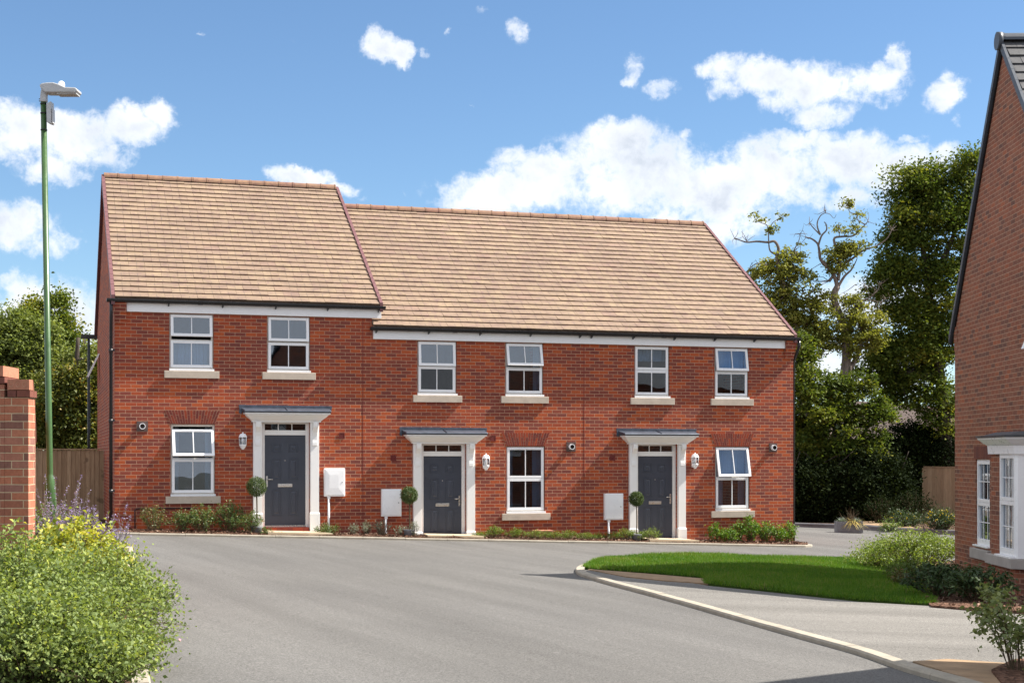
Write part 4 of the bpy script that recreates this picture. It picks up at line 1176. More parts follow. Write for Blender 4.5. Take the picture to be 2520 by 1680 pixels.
# ------------------------------------------------------------------ fences
def fence(name, label, p0, p1, ztop, mat, board=.1, posts=True):
    p0 = Vector((p0[0], p0[1], 0)); p1 = Vector((p1[0], p1[1], 0)); L = (p1-p0).length; d = (p1-p0)/L; nr = Vector((d.y, -d.x, 0))
    h = root_empty(name, (p0.x, p0.y, ground(p0.x, p0.y)), label, 'fence')
    m = MB(); n = int(L/board)
    def X(v): return Vector((p0.x+d.x*v[0]+nr.x*v[1], p0.y+d.y*v[0]+nr.y*v[1], v[2]))
    for k in range(n):
        a = k*L/n; b = (k+1)*L/n+.012; q = p0+d*a; zg = ground(q.x, q.y)-.05; zt_ = ztop+random.uniform(-.008, .008)
        m.hexa([(a, .004, zg), (b, .018, zg), (b, .002, zg), (a, 0, zg), (a, .010, zt_), (b, .026, zt_), (b, .004, zt_), (a, 0, zt_)], random.random())
    m.build('board_panel', mat, h, xf=X)
    c = MB(); x = 0
    while x < L:
        c.box(x+.002, min(x+1.83, L), -.02, .045, ztop+.008, ztop+.04, random.random()); x += 1.83
    c.build('capping', mat, h, xf=X)
    x = 0.0
    while x <= L+.01 and posts:
        q = p0+d*x; r = MB(); r.box(x-.05, x+.05, -.1, -.004, ground(q.x, q.y)-.1, ztop-.02, random.random()); r.build('post', mat, h, xf=X); x += 1.83
    return h
fence('board_fence', 'brown close-boarded fence between the garden wall and the tall left house', (fx(-160, 5.2), 5.2), (XL-.03, 5.2), 2.10, M['fence'], .105)
pA, pB = P(2273, 1150, 54), P(2420, 1150, 53)
fence('board_fence', 'tan close-boarded fence panel below the trees, at the edge of the gable house', xy(pA), xy(pB), pA.z, M['fence2'], .13)

# ------------------------------------------------------------------ street lamp
lb = LD((127-1260)/F*19.5, 19.5); lb.z = ground(lb.x, lb.y)
sl_ = root_empty('street_lamp', lb, 'tall green street lamp with light grey lantern, leaning slightly left', 'street lamp')
tilt = -(16.0/930.0)
def LX(v):   # v: metres right, metres ahead, height above the base
    return Vector((lb.x+CS*(v[0]+tilt*v[2])+SN*v[1], lb.y-SN*(v[0]+tilt*v[2])+CS*v[1], lb.z+v[2]))
zt_ = CAMZ+(HOR-252)/F*19.5-lb.z
m = MB(); m.lathe((0, 0, 0), [(.069, -.3), (.069, 1.12), (.066, 1.17), (.045, 1.29), (.041, 1.30), (.039, 1.32), (.037, zt_)], 24)
m.build('column', M['green'], sl_, xf=LX)
m = MB(); m.box(.045, .066, -.045, .03, .45, .95) if False else m.prism([(.06, -.04, .5), (.0715, -.03, .5), (.0715, .03, .5), (.06, .04, .5)], (0, 0, .5)); m.build('column_door', M['green'], sl_, xf=LX)
m = MB(); k_ = 19.5/F
def lp(px, py): return ((px-110.5)*k_, zt_-(py-252)*k_)
sp = [(104, 252), (119.5, 252), (119.5, 233), (124, 230), (109, 218), (106, 226), (104.5, 238)]
m.prism([(lp(*q)[0], -.045, lp(*q)[1]) for q in sp], (0, .09, 0))
hd = [(107, 214), (112, 210), (124, 208), (140, 207.5), (152, 211), (170, 219), (194, 220), (199.5, 224), (199.5, 229), (192, 234), (148, 232), (120, 231.5), (110, 222)]
m.prism([(lp(*q)[0], -.105, lp(*q)[1]) for q in hd], (0, .21, 0))
ln = m.build('lantern', M['lgrey'], sl_, xf=LX, bevel=.012)
m = MB(); a, z0_ = lp(148, 234.5); b, _ = lp(196, 234.5); m.box(a, b, -.085, .085, z0_-.004, z0_+.012); m.box(a, b-.02, -.112, -.104, z0_+.018, z0_+.04)
m.build('lens', M['lens'], ln, xf=LX)
m = MB(); c = lp(155.5, 212); m.lathe((c[0], 0, c[1]), [(.042, -.02), (.044, .02), (.038, .045), (.02, .06), (.004, .064)], 14); m.build('photocell', M['white'], ln, xf=LX)
m = MB(); a = lp(120.5, 307); b = lp(136, 256)
m.hexa([(a[0]+.004, -.07, a[1]+.02), (b[0]-.02, -.07, a[1]), (b[0]-.02, .07, a[1]), (a[0]+.004, .07, a[1]+.02), (a[0]+.004, -.07, b[1]-.01), (b[0]-.02, -.07, b[1]+.02), (b[0]-.02, .07, b[1]+.02), (a[0]+.004, .07, b[1]-.01)])
m.box(b[0]-.016, b[0]-.002, -.05, .05, a[1]+.01, b[1]-.07)
m.build('sensor_box', M['lgrey'], sl_, xf=LX, bevel=.006)
m = MB()
for py in (256, 279, 320): z_ = lp(110, py)[1]; m.lathe((0, 0, z_), [(.041, -.008), (.044, 0), (.041, .008)], 16)
for py in (244, 249): q = lp(103, py); m.tube([(q[0]+.03, 0, q[1]), (q[0]-.018, 0, q[1])], .006, 6)
m.build('strap', M['black'], sl_, xf=LX)

# ------------------------------------------------------------------ planter in the far road
pb = G(2092, 1311); pz = pb.z
tr = root_empty('planter_trough', pb, 'low slate grey trough standing on the far road below the oaks', 'planter')
kx = 45.0/F
def TX(v): return Vector((pb.x+CS*v[0]+SN*v[1], pb.y-SN*v[0]+CS*v[1], pz+v[2]))
m = MB(); m.box(-.39, .39, 0, .4, 0, .04); 
for (a, b, c_, d_) in ((-.39, .39, 0, .03), (-.39, .39, .37, .4), (-.39, -.36, .03, .37), (.36, .39, .03, .37)): m.box(a, b, c_, d_, .04, .345)
m.build('trough', M['trough'], tr, xf=TX)
m = MB(); m.box(-.36, .36, .03, .37, .04, .3); m.build('soil', M['mulch'], tr, xf=TX)
def tuft(name, label, cat, c, n, length, width, mat, spread, droop=.6, group=None, origin=None):
    c = np.array(c); d = RNG.normal(size=(n, 3)); d[:, 2] = np.abs(d[:, 2])*spread+.25; d = nrm(d)
    base = c + RNG.normal(size=(n, 3))*np.array([length*.12, length*.12, 0.0])
    L = length*RNG.uniform(.55, 1.1, n)
    v, seg = straps(base, d, L, np.full(n, width), droop)
    o = np_mesh(name, v, 4, np.tile(RNG.random(n), seg), mat, None, tuple(c))
    return tag(o, label, cat, group)
q = TX((-.2, .2, .3)); tuft('blue_grass', 'blue-grey grass tuft in the left of the slate trough', 'plant', q, 420, .30, .012, M['fescue'], 1.0, .35)
q = TX((.24, .2, .3)); tuft('blue_grass', 'blue-grey grass tuft behind the yellow strap plant in the trough', 'plant', q, 320, .28, .012, M['fescue'], 1.0, .35)
q = TX((.12, .12, .3)); tuft('strap_plant', 'yellow striped strap-leaved plant spilling over the slate trough', 'plant', q, 110, .55, .03, M['phorm'], .45, .7)
q = TX((.05, .22, .3)); tuft('seed_grass', 'dry feathery seed-head grass at the back of the trough', 'plant', q, 90, .6, .009, M['twig'], 2.0, .15)

# ------------------------------------------------------------------ bungalow behind the trees
bd = 78.0
def BX(v): return LD((2300-1260)/F*bd+v[0], bd+v[1], CAMZ+v[2])
bh = root_empty('bungalow', BX((0, 0, -2)), 'brown tiled bungalow half hidden behind the oak trees', 'house')
k = bd/F
m = MB(); m.box(-3.0, 9, .3, 8, -5, (HOR-1086)*k-.1); m.build('wall', M['brick_gable'], bh, xf=BX)
m = MB(); e = (HOR-1085)*k; r = (HOR-993)*k
m.face([(-.6, -.1, e), (9.4, -.1, e), (9.4, 4.2, r), (.7, 4.2, r)], .7); m.face([(-.6, -.1, e), (.7, 4.2, r), (-3.0, 8.5, e)], .2)
m.face([(9.4, 8.5, e), (-3.0, 8.5, e), (.7, 4.2, r), (9.4, 4.2, r)], .3)
m.hexa([(-5.2, -.8, e+.1), (-.5, .2, e+.1), (-.5, 8, e+.1), (-6, 8, e+.1), (-3.9, 3.2, r+.3), (.5, 3.9, r+.02), (.5, 4.2, r+.02), (-3.9, 3.9, r+.3)], .1)
m.build('roof', M['farroof'], bh, xf=BX)
m = MB(); m.box(-.7, 9.4, -.2, -.1, e-.12, e+.02); m.build('gutter', M['greykerb'], bh, xf=BX)
#PART4
# ------------------------------------------------------------------ plants
def stems_mesh(name, lines, radii, mat, parent, seg=5):
    m = MB()
    for pts, r in zip(lines, radii): m.tube(pts, r, seg, caps=False)
    return m.build(name, mat, parent)

def shrub(name, label, c, w, d, h, nst, nleaf, size, mat, group=None, cat='shrub', aspect=.5, up=.5, t0=.25, spread=.03, stem_r=.006, flower=None, droop=.0, upright=0.0, sides=None, stemmat='twig', jit=1.0, rs=(.75, 1.05)):
    """stems arching out of one crown, leaves all along them"""
    c = Vector(c)
    o = root_empty(name, c, label, cat, group)
    lines, rad = [], []; cent, dirs, rb_ = [], [], []
    per = max(1, nleaf//nst)
    for _ in range(nst):
        th = random.uniform(0, 2*math.pi); rr = math.sqrt(random.random())*(1-upright*.6)
        zz = h*math.sqrt(max(.05, 1-rr*rr*.8))*random.uniform(*rs)
        tip = Vector((math.cos(th)*rr*w/2, math.sin(th)*rr*d/2, zz))
        b = Vector((math.cos(th)*rr*w*.12, math.sin(th)*rr*d*.12, -.02))
        mid = b.lerp(tip, .55)+Vector((random.gauss(0, .03), random.gauss(0, .03), h*(.10+droop*.2)))
        end = tip+Vector((math.cos(th), math.sin(th), 0))*droop*w*.15-Vector((0, 0, droop*h*.12))
        pts = catmull([b, mid, end], 3); lines.append([c+p for p in pts]); rad.append([stem_r*(1-.75*i/(len(pts)-1)) for i in range(len(pts))])
        P_ = np.array([tuple(p) for p in pts]); n = per
        t = (t0+(1-t0)*RNG.random(n)**.8)*(len(pts)-1.001); i = t.astype(int); f = (t-i)[:, None]
        q = P_[i]*(1-f)+P_[i+1]*f
        sp = spread*(.5+RNG.random((n, 1)))
        q = q+RNG.normal(size=(n, 3))*sp*jit
        dd = nrm(P_[i+1]-P_[i]+RNG.normal(size=(n, 3))*.02)
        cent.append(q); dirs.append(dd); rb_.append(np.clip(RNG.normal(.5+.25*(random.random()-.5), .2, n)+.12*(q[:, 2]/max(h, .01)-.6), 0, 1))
    cent = np.concatenate(cent)+np.array(c); dirs = np.concatenate(dirs); rnd = np.concatenate(rb_)
    sz = size*RNG.uniform(.6, 1.25, len(cent))
    v = leaves(cent, sz, aspect, up, dirs, .35)
    np_mesh('foliage', v, 4, rnd, M[mat], o)
    stems_mesh('stem', lines, rad, M[stemmat], o, 4)
    if flower:
        fm, fnum, fs, zlo = flower
        tips = np.array([tuple(l[-1]) for l in lines]); k = RNG.integers(0, len(tips), fnum)
        q = tips[k]+RNG.normal(size=(fnum, 3))*np.array([.03, .03, .03]); 
        np_mesh('flower', leaves(q, fs*RNG.uniform(.7, 1.3, fnum), .8, .3), 4, RNG.random(fnum), M[fm], o)
    return o

# --- foreground left
GB_ = 'shrubs of the left foreground border'
def gl(lat, D): p = LD(lat, D); p.z = ground(p.x, p.y)+.05; return p
shrub('leafy_shrub', 'big pale green small-leaved shrub nearest the camera in the lower left corner', gl(-3.75, 10.9), 1.8, 1.6, .86, 270, 23000, .037, 'shrub', GB_, spread=.05, aspect=.62, up=.45, stem_r=.004, t0=.12, rs=(.62, 1.2))
shrub('leafy_shrub', 'low pale green shrub along the bottom edge, beside the pale kerb', gl(-3.16, 10.0), 1.1, 1.2, .62, 180, 12000, .036, 'shrub', GB_, spread=.05, aspect=.62, up=.45, stem_r=.004, t0=.08)
shrub('leafy_shrub', 'pale green shrub with loose twigs reaching over the road kerb', gl(-3.32, 11.9), 1.25, 1.6, .76, 170, 10500, .036, 'shrub', GB_, spread=.05, aspect=.62, up=.45, stem_r=.004, t0=.12, rs=(.62, 1.2))
shrub('leafy_shrub', 'pale green shrub against the left edge of the picture, below the golden shrub', gl(-4.45, 12.3), 1.5, 1.4, .66, 170, 10500, .036, 'shrub', GB_, spread=.05, aspect=.62, up=.45, stem_r=.004, t0=.12, rs=(.62, 1.2))
shrub('leafy_shrub', 'pale green shrub at the right end of the border, in front of the golden one', gl(-3.32, 13.1), .95, .9, .60, 110, 5200, .036, 'shrub', GB_, spread=.05, aspect=.62, up=.45, stem_r=.004, t0=.12, rs=(.62, 1.2))
for i, (la, D, hh, tx, n) in enumerate(((-2.92, 11.0, .42, 'thin arching twigs of green leaves over the kerb in front of the loose shrub', 26), )):
    shrub('leafy_shrub', 'low sparse green shrub spilling thin twigs over the pale kerb', gl(-3.0, 11.2), 1.1, 1.2, .55, 46, 1300, .03, 'shrub', GB_, spread=.035, aspect=.6, stem_r=.0045, t0=.3, droop=.5)
shrub('golden_shrub', 'golden yellow leaved shrub between the green shrubs and the purple flowers', gl(-3.95, 13.6), 1.25, .9, .92, 150, 6500, .058, 'gold', GB_, spread=.05, aspect=.5, up=.4, t0=.4)
shrub('golden_shrub', 'small golden yellow shrub at the right end of the border', gl(-3.66, 14.0), .45, .5, .62, 34, 700, .055, 'gold', GB_, spread=.05, aspect=.45, t0=.4)
shrub('golden_shrub', 'golden shrub with pink flowers at the foot of the garden wall', gl(-4.75, 13.6), .7, .6, .62, 50, 1100, .055, 'gold', GB_, spread=.05, aspect=.5, t0=.3, flower=('pink', 70, .035, 0))
shrub('sage_shrub', 'mid green bushy shrub around the foot of the street lamp', gl(-5.75, 18.6), 1.2, 1.0, .92, 110, 4200, .04, 'sage', GB_, spread=.05, t0=.2)
shrub('sage_shrub', 'mid green bushy shrub behind the purple flower spikes, right of the lamp', gl(-5.15, 17.8), 1.15, 1.0, .78, 120, 4600, .04, 'sage', GB_, spread=.05, t0=.2)
def spikes(label, c, w, d, h, n):
    c = Vector(c); o = root_empty('purple_flower', c, label, 'flower', 'purple flower clumps of the border')
    lines, rad, cent, fr = [], [], [], []; lc = []
    for _ in range(n):
        b = Vector((random.uniform(-.5, .5)*w*.35, random.uniform(-.5, .5)*d*.35, 0)); hh = h*random.uniform(.6, 1.0)
        tip = Vector((random.uniform(-.5, .5)*w, random.uniform(-.5, .5)*d, hh)); mid = b.lerp(tip, .5)+Vector((0, 0, .06)); pts = catmull([b, mid, tip], 4)
        lines.append([c+p for p in pts]); rad.append([.004*(1-.6*i/(len(pts)-1)) for i in range(len(pts))])
        P_ = np.array([tuple(p) for p in pts]); k = 60
        for br in range(4):
            s = .5+.12*br; i0 = int(s*(len(pts)-1)); st = P_[i0]; dv = np.array([random.gauss(0, .07), random.gauss(0, .07), random.uniform(.08, .2)])*h
            if br == 3: t = .55+.45*RNG.random(k); i = np.minimum((t*(len(pts)-1)).astype(int), len(pts)-2); q = P_[i]+(P_[i+1]-P_[i])*((t*(len(pts)-1)-i)[:, None])
            else:
                t = RNG.random((22, 1)); q = st+dv*t; lines.append([c+Vector(st), c+Vector(st+dv)]); rad.append([.0025, .0012])
            # whorls
            cent.append(q+RNG.normal(size=q.shape)*.010)
        lc.append(P_[RNG.integers(0, len(pts)//2+1, 14)]+RNG.normal(size=(14, 3))*.04)
    cent = np.concatenate(cent)+np.array(c); lc = np.concatenate(lc)+np.array(c)
    np_mesh('petals', leaves(cent, .016*RNG.uniform(.6, 1.4, len(cent)), .75, .3), 4, RNG.random(len(cent)), M['purple'], o)
    np_mesh('foliage', leaves(lc, .05*RNG.uniform(.6, 1.3, len(lc)), .25, .4), 4, RNG.random(len(lc)), M['lavender'], o)
    stems_mesh('stem', lines, rad, M['lavender'], o, 4)
c = G(235, 1712); c.z += .05; shrub('leafy_shrub', 'lowest pale green shrub, cut by the bottom edge of the picture', c, 1.0, .7, .34, 90, 4600, .034, 'shrub', GB_, spread=.045, aspect=.62, up=.45, stem_r=.004, t0=.05)
c = G(296, 1655); c.z += .05; shrub('leafy_shrub', 'small low green shrub in the bottom corner of the border, tight against the kerb', c, .75, .9, .36, 80, 3600, .034, 'shrub', GB_, spread=.045, aspect=.62, up=.45, stem_r=.004, t0=.05, flower=('pink', 16, .03, 0))
spikes('tall pale purple flower spikes just right of the street lamp', gl(-4.98, 16.6), .75, .7, 1.3, 28)
spikes('pale purple flower spikes leaning right towards the black downpipe', gl(-4.6, 16.3), .8, .7, 1.1, 26)
spikes('deeper purple flower spikes at the right end of the border', gl(-4.38, 16.6), .5, .5, 1.0, 18)
q = gl(-4.42, 11.9); q.z += .5; tuft('sedge', 'dark brown hair-like sedge at the left edge below the garden wall', 'plant', q+Vector((-.15, .1, 0)), 500, .42, .006, M['sedge'], .6, .95)

# --- in front of the terrace
def wp(px, py_top, py_bot, Y):
    x, D = onY(px, Y); return Vector((x, Y, ground(x, Y)+.06)), (py_bot-py_top)*D/F, D/F
TG = 'small shrubs in the bed along the terrace'
T = [ # px, top, bottom, width px, Y, material, leaf, n, label
 (379, 1240, 1306, 74, -.55, 'rosered', .045, 620, 'sparse reddish rose bush left of the first ground floor window'),
 (447, 1256, 1306, 66, -.5, 'rose', .042, 620, 'low grey-green rose bush under the left side of the first window'),
 (497, 1243, 1306, 78, -.5, 'rose', .045, 900, 'grey-green rose bush under the right side of the first window'),
 (566, 1232, 1306, 84, -.45, 'rose', .048, 1000, 'tallest rose bush, between the first window and the first door'),
 (622, 1255, 1308, 66, -.6, 'rose', .042, 620, 'rose bush at the foot of the first topiary ball'),
 (655, 1294, 1312, 34, -.8, 'rose', .035, 160, 'small trailing rose shoot beside the first doorstep'),
 (806, 1288, 1314, 62, -.5, 'rose', .032, 620, 'small yellow-green shrub under the left meter box'),
 (870, 1284, 1314, 30, -.55, 'lavender', .035, 340, 'small silver lavender, first one right of the left meter box'),
 (903, 1280, 1314, 40, -.5, 'lavender', .035, 480, 'taller silver lavender between the two left meter boxes'),
 (940, 1278, 1317, 52, -.55, 'lavender', .035, 640, 'broad silver lavender under the second meter box'),
 (986, 1292, 1320, 40, -.55, 'lavender', .035, 380, 'small silver lavender left of the second topiary'),
 (1020, 1288, 1324, 32, -.7, 'lavender', .035, 320, 'silver lavender at the foot of the second topiary'),
 (1183, 1316, 1330, 44, -.6, 'box', .024, 520, 'flat bright green shrub right beside the second porch'),
 (1218, 1302, 1331, 44, -.5, 'box', .026, 820, 'rounded bright green shrub, tallest in front of the middle house'),
 (1270, 1308, 1332, 50, -.55, 'box', .025, 760, 'rounded bright green shrub below the middle window'),
 (1326, 1312, 1333, 70, -.65, 'box', .024, 860, 'wide bright green shrub in front of the terracotta pipe'),
 (1366, 1315, 1333, 40, -.6, 'box', .024, 520, 'bright green shrub just right of the terracotta pipe'),
 (1400, 1312, 1334, 46, -.6, 'box', .024, 640, 'bright green shrub under the third flue'),
 (1438, 1318, 1335, 46, -.6, 'box', .024, 520, 'low bright green shrub left of the third meter post'),
 (1472, 1319, 1335, 40, -.6, 'box', .024, 460, 'low bright green shrub under the third meter box'),
 (1507, 1316, 1336, 44, -.6, 'box', .024, 520, 'low bright green shrub right of the third meter post'),
 (1543, 1306, 1336, 54, -.6, 'box', .028, 800, 'rounded yellow-green shrub left of the third topiary stem'),
 (1572, 1312, 1336, 36, -.65, 'box', .026, 460, 'small yellow-green shrub at the foot of the third topiary'),
 (1603, 1304, 1336, 44, -.7, 'box', .026, 700, 'rounded yellow-green shrub in front of the third door'),
 (1763, 1290, 1334, 46, -.5, 'hydr', .05, 460, 'bright green broad-leaved shrub, leftmost in the end bed'),
 (1794, 1304, 1335, 50, -.6, 'hydr', .048, 460, 'low bright green broad-leaved shrub, second from the left in the end bed'),
 (1815, 1284, 1335, 44, -.45, 'hydr', .05, 460, 'upright bright green shrub, third from the left in the end bed'),
 (1846, 1275, 1336, 56, -.5, 'hydr', .052, 720, 'tallest bright green shrub in the middle of the end bed'),
 (1884, 1285, 1336, 54, -.5, 'hydr', .05, 640, 'bushy bright green shrub right of the tallest one in the end bed'),
 (1915, 1292, 1336, 44, -.55, 'hydr', .05, 460, 'bright green shrub, second from the right in the end bed'),
 (1941, 1285, 1335, 42, -.35, 'hydr', .05, 460, 'bright green shrub at the wall corner, rightmost in the end bed'),
]
for (px, a, b, wpx, Y, mt, lf, n, lab) in T:
    c, h, k = wp(px, a, b, Y); w = wpx*k*1.12; h *= 1.1; n = int(n*1.35)
    st = max(10, n//22)
    kw = dict(spread=.026, t0=.2)
    if mt == 'lavender': kw = dict(spread=.012, t0=.15, aspect=.22, upright=.2)
    if mt == 'box': kw = dict(spread=.02, t0=.35)
    shrub('bed_shrub', lab, c, w, min(w, .7), h, st, n if mt not in ('rose', 'rosered', 'hydr') else int(n*1.15), lf, mt, TG, stem_r=.004, **kw)

def topiary(label, px, pyc, rpx, Y):
    x, D = onY(px, Y); k = D/F; zc = CAMZ+(HOR-pyc)*k; r = rpx*k
    base = Vector((x, Y, ground(x, Y)+.06)); o = root_empty('topiary_tree', base, label, 'topiary', 'ball topiaries beside the doors')
    n = 4200; u = nrm(RNG.normal(size=(n, 3))); rr = r*(.35+.65*RNG.random((n, 1))**.4)*(1+.05*RNG.normal(size=(n, 1)))
    q = u*rr+np.array([x, Y, zc]); v = leaves(q, .026*RNG.uniform(.7, 1.4, n), .4, .2, u, .55)
    np_mesh('crown', v, 4, np.clip(RNG.normal(.45, .25, n), 0, 1), M['topiary'], o)
    m = MB(); m.tube(catmull([base, base.lerp(Vector((x, Y, zc)), .5)+Vector((.012, 0, 0)), Vector((x, Y, zc))], 4), .014, 8); m.build('trunk', M['twig'], o)
    pt = MB(); pt.lathe(tuple(base), [(.10, -.05), (.12, .12), (.135, .15), (.12, .155)], 14); pt.build('pot', M['trough'], o)
topiary('clipped ball topiary on a thin stem left of the first, highest door', 631, 1197, 25, -.55)
topiary('clipped ball topiary left of the middle door, in front of a meter box', 1007, 1218, 22, -.6)
topiary('clipped ball topiary on a thin stem left of the third door', 1566, 1227, 18.5, -.65)
x, D = onY(1335, -.35); c = Vector((x, -.35, ground(x, -.35)+.05)); m = MB()
m.box(-.2, .2, -.1, .1, 0, .16, .5); m.box(-.215, .215, -.115, .115, .16, .2, .6); m.tube([(-.12, 0, .2), (-.12, 0, .215)], .03, 8)
tag(m.build('drain_pot', M['coping'], None, c, xf=lambda v: v+c, bevel=.012), 'terracotta drain box against the middle house wall behind the low green shrubs', 'drain')

# --- right bed
RG_ = 'shrubs of the bed beside the gable house'
def gp(px, py): p = G(px, py); p.z += .06; return p
shrub('arching_shrub', 'airy fine-leaved shrub with long arching twigs at the corner of the gable house', gp(2265, 1418), 1.95, 1.5, .80, 120, 9500, .046, 'berb', RG_, aspect=.55, spread=.06, t0=.15, droop=.9, stem_r=.005, rs=(.6, 1.1))
shrub('arching_shrub', 'airy fine-leaved shrub at the far right end of the lawn', gp(2160, 1403), 1.1, 1.0, .52, 60, 3600, .044, 'berb', RG_, aspect=.55, spread=.055, t0=.15, droop=.9, stem_r=.004, rs=(.5, 1.1))
shrub('green_shrub', 'mid green low shrub in front of the arching shrub', gp(2235, 1436), 1.0, .8, .36, 50, 2200, .032, 'sage', RG_, spread=.03, t0=.25)
shrub('green_shrub', 'low green shrub with a few rust coloured leaves beside the lawn', gp(2222, 1452), .5, .5, .26, 30, 600, .035, 'rosered', RG_, spread=.03, t0=.25)
shrub('laurel_shrub', 'dark glossy long-leaved shrub in the shade left of the bay', gp(2310, 1478), 1.0, .9, .46, 60, 2200, .08, 'laurel', RG_, spread=.03, aspect=.3, t0=.3)
shrub('laurel_shrub', 'dark glossy long-leaved shrub under the bay window', gp(2408, 1492), 1.1, .9, .46, 60, 2200, .08, 'laurel', RG_, spread=.03, aspect=.3, t0=.3)
shrub('green_shrub', 'low dark green shrub along the footing of the gable wall', gp(2360, 1446), 1.2, .7, .34, 50, 1700, .035, 'laurel', RG_, spread=.03, t0=.25)
c = G(2512, 1668); c.z += .05
shrub('sparse_shrub', 'open twiggy shrub with small round leaves in the lower right corner', c, .85, .8, .9, 24, 1600, .044, 'cotone', RG_, spread=.04, t0=.22, stem_r=.005, aspect=.75, droop=.25, rs=(.5, 1.05))

# --- beyond the far road
FG = 'shrubs under the far trees'
for (px, pt, pb_, wpx, D, mt, n, lf, lab, fl) in (
  (2316, 1250, 1312, 95, 45.8, 'laurel', 3000, .06, 'shaded green hedge with yellow flowers beside the gable house corner', ('yflower', 90, .06, 0)),  # dark leaf colour on this and the next shrub stands in for oak shade
  (2225, 1256, 1300, 110, 47.5, 'laurel', 2400, .06, 'green shrub with a few yellow flowers left of the flowering hedge', ('yflower', 22, .06, 0)),
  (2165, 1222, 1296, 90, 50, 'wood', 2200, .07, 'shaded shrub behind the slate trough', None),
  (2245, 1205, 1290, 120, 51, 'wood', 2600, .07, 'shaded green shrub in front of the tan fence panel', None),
  (2195, 1288, 1306, 60, 46.8, 'sage', 900, .05, 'low ground-hugging plant behind the buff ramp', None)):
    k = D/F; p = P(px, pb_, D); p.z = ground(p.x, p.y)+.08; hh = CAMZ+(HOR-pt)*k-p.z
    shrub('far_shrub', lab, p, wpx*k, wpx*k*.8, hh, max(24, n//40), n, lf, mt, FG, spread=.09, t0=.2, stem_r=.01, flower=fl)

# ------------------------------------------------------------------ trees
def crown(name, mat, parent, D, blobs, n_puff, per, pr, leaf, thick=.9, shift=0.0, flat=.95):
    """blobs: (px, py, rx, ry[, dD]) lobes of the crown; each is filled with leafy puffs, the puffs with leaves near their skin"""
    k = D/F; wts = np.array([(b[2]*b[3])**.75 for b in blobs], float); wts /= wts.sum()
    C_, Q, R_, U_ = [], [], [], []
    for _ in range(n_puff):
        b = blobs[RNG.choice(len(blobs), p=wts)]; dD = b[4] if len(b) > 4 else 0.0
        while True:
            u = RNG.uniform(-1, 1, 3); l = np.linalg.norm(u)
            if l < 1 and random.random() < .2+.8*l: break
        if random.random() < .28: u = u*1.28
        dd = D+dD+u[1]*thick*.5*(b[2]+b[3])*k
        p = P(b[0]+u[0]*b[2], b[1]-u[2]*b[3], dd); C_.append(tuple(p))
        r = pr*random.uniform(.5, 1.35); n = max(12, int(per*(r/pr)**2))
        d = nrm(RNG.normal(size=(n, 3))); d[:, 2] = np.where(d[:, 2] < -.55, -d[:, 2]*.6, d[:, 2])
        rr = r*(.35+.75*RNG.random((n, 1))**.6)*(1+.30*RNG.normal(size=(n, 1)))
        ax = np.array([random.uniform(.8, 1.35), random.uniform(.8, 1.35), flat*random.uniform(.7, 1.2)])
        Q.append(np.array(p)+d*rr*ax); U_.append(d); R_.append(np.clip(RNG.normal(random.gauss(.45+shift, .15), .17, n), 0, 1))
    q = np.concatenate(Q); rn = np.concatenate(R_); N = len(q)
    np_mesh(name, leaves(q, leaf*RNG.uniform(.6, 1.35, N), .6, .5), 4, rn, M[mat], parent)
    return np.array(C_)

def limb(mb, D, pts, r0, r1, wob=.0, sub=4):
    P3 = [P(p[0], p[1], D+(p[2] if len(p) > 2 else 0)) for p in pts]
    s = catmull(P3, sub); n = len(s)
    if wob:
        for i in range(1, n-1): s[i] = s[i]+Vector((random.gauss(0, wob), random.gauss(0, wob), random.gauss(0, wob)))
    mb.tube(s, [r0+(r1-r0)*(i/(n-1))**.8 for i in range(n)], 7, caps=True)
    return s

def twigs(mb, C_, nodes, frac, r=.018, maxd=4.0):
    nd = np.array([tuple(n) for n in nodes])
    for c in C_:
        if random.random() > frac: continue
        d = np.linalg.norm(nd-c, axis=1); j = int(np.argmin(d))
        if d[j] > maxd or d[j] < .15: continue
        a = Vector(nd[j]); b = Vector(c); mid = a.lerp(b, .5)+Vector((random.gauss(0, .12), random.gauss(0, .12), random.gauss(.05, .12)))
        mb.tube([a, mid, b], [r*1.5, r, r*.5], 4, caps=False)

def bare(mb, D, tip, n=5, L=.5, r=.012):
    for p in tip:
        a = P(p[0], p[1], D+(p[2] if len(p) > 2 else 0))
        for _ in range(n):
            d = Vector((random.gauss(0, 1), random.gauss(0, .6), random.gauss(.5, .8))).normalized()*L*random.uniform(.4, 1.1); m_ = a+d*.5+Vector((random.gauss(0, .06), 0, random.gauss(0, .06)))
            mb.tube([a, m_, a+d], [r, r*.7, r*.35], 4, caps=False)

def tree_root(name, label, px, D, cat='tree', group=None):
    p = P(px, 1280, D); p.z = ground(p.x, p.y); return root_empty(name, p, label, cat, group)
TGp = 'trees beyond the far road'
# half-dead oak
D = 55.0
t = tree_root('oak_tree', 'half-dead oak with bare crooked limbs and sparse lime foliage right of the terrace roof', 1990, D, 'tree', TGp)
m = MB(); nd = []
nd += limb(m, D, [(1985, 1285), (1978, 1050), (1972, 900), (1960, 800), (1950, 743), (1925, 700), (1912, 655)], 0.231, 0.056)
nd += limb(m, D, [(2015, 1285), (2035, 1050), (2078, 920), (2082, 850), (2075, 800), (2052, 735), (2061, 705)], 0.224, 0.112)
nd += limb(m, D, [(2078, 930), (2105, 885), (2113, 870), (2122, 820), (2110, 775), (2120, 745)], 0.109, 0.040)
nd += limb(m, D, [(2061, 708), (2055, 685), (2042, 662), (2020, 640), (2016, 617), (2012, 600), (1998, 588), (1984, 584)], 0.088, 0.024)
nd += limb(m, D, [(2014, 603), (2022, 580), (2034, 566), (2033, 552), (2028, 546)], 0.041, 0.016)
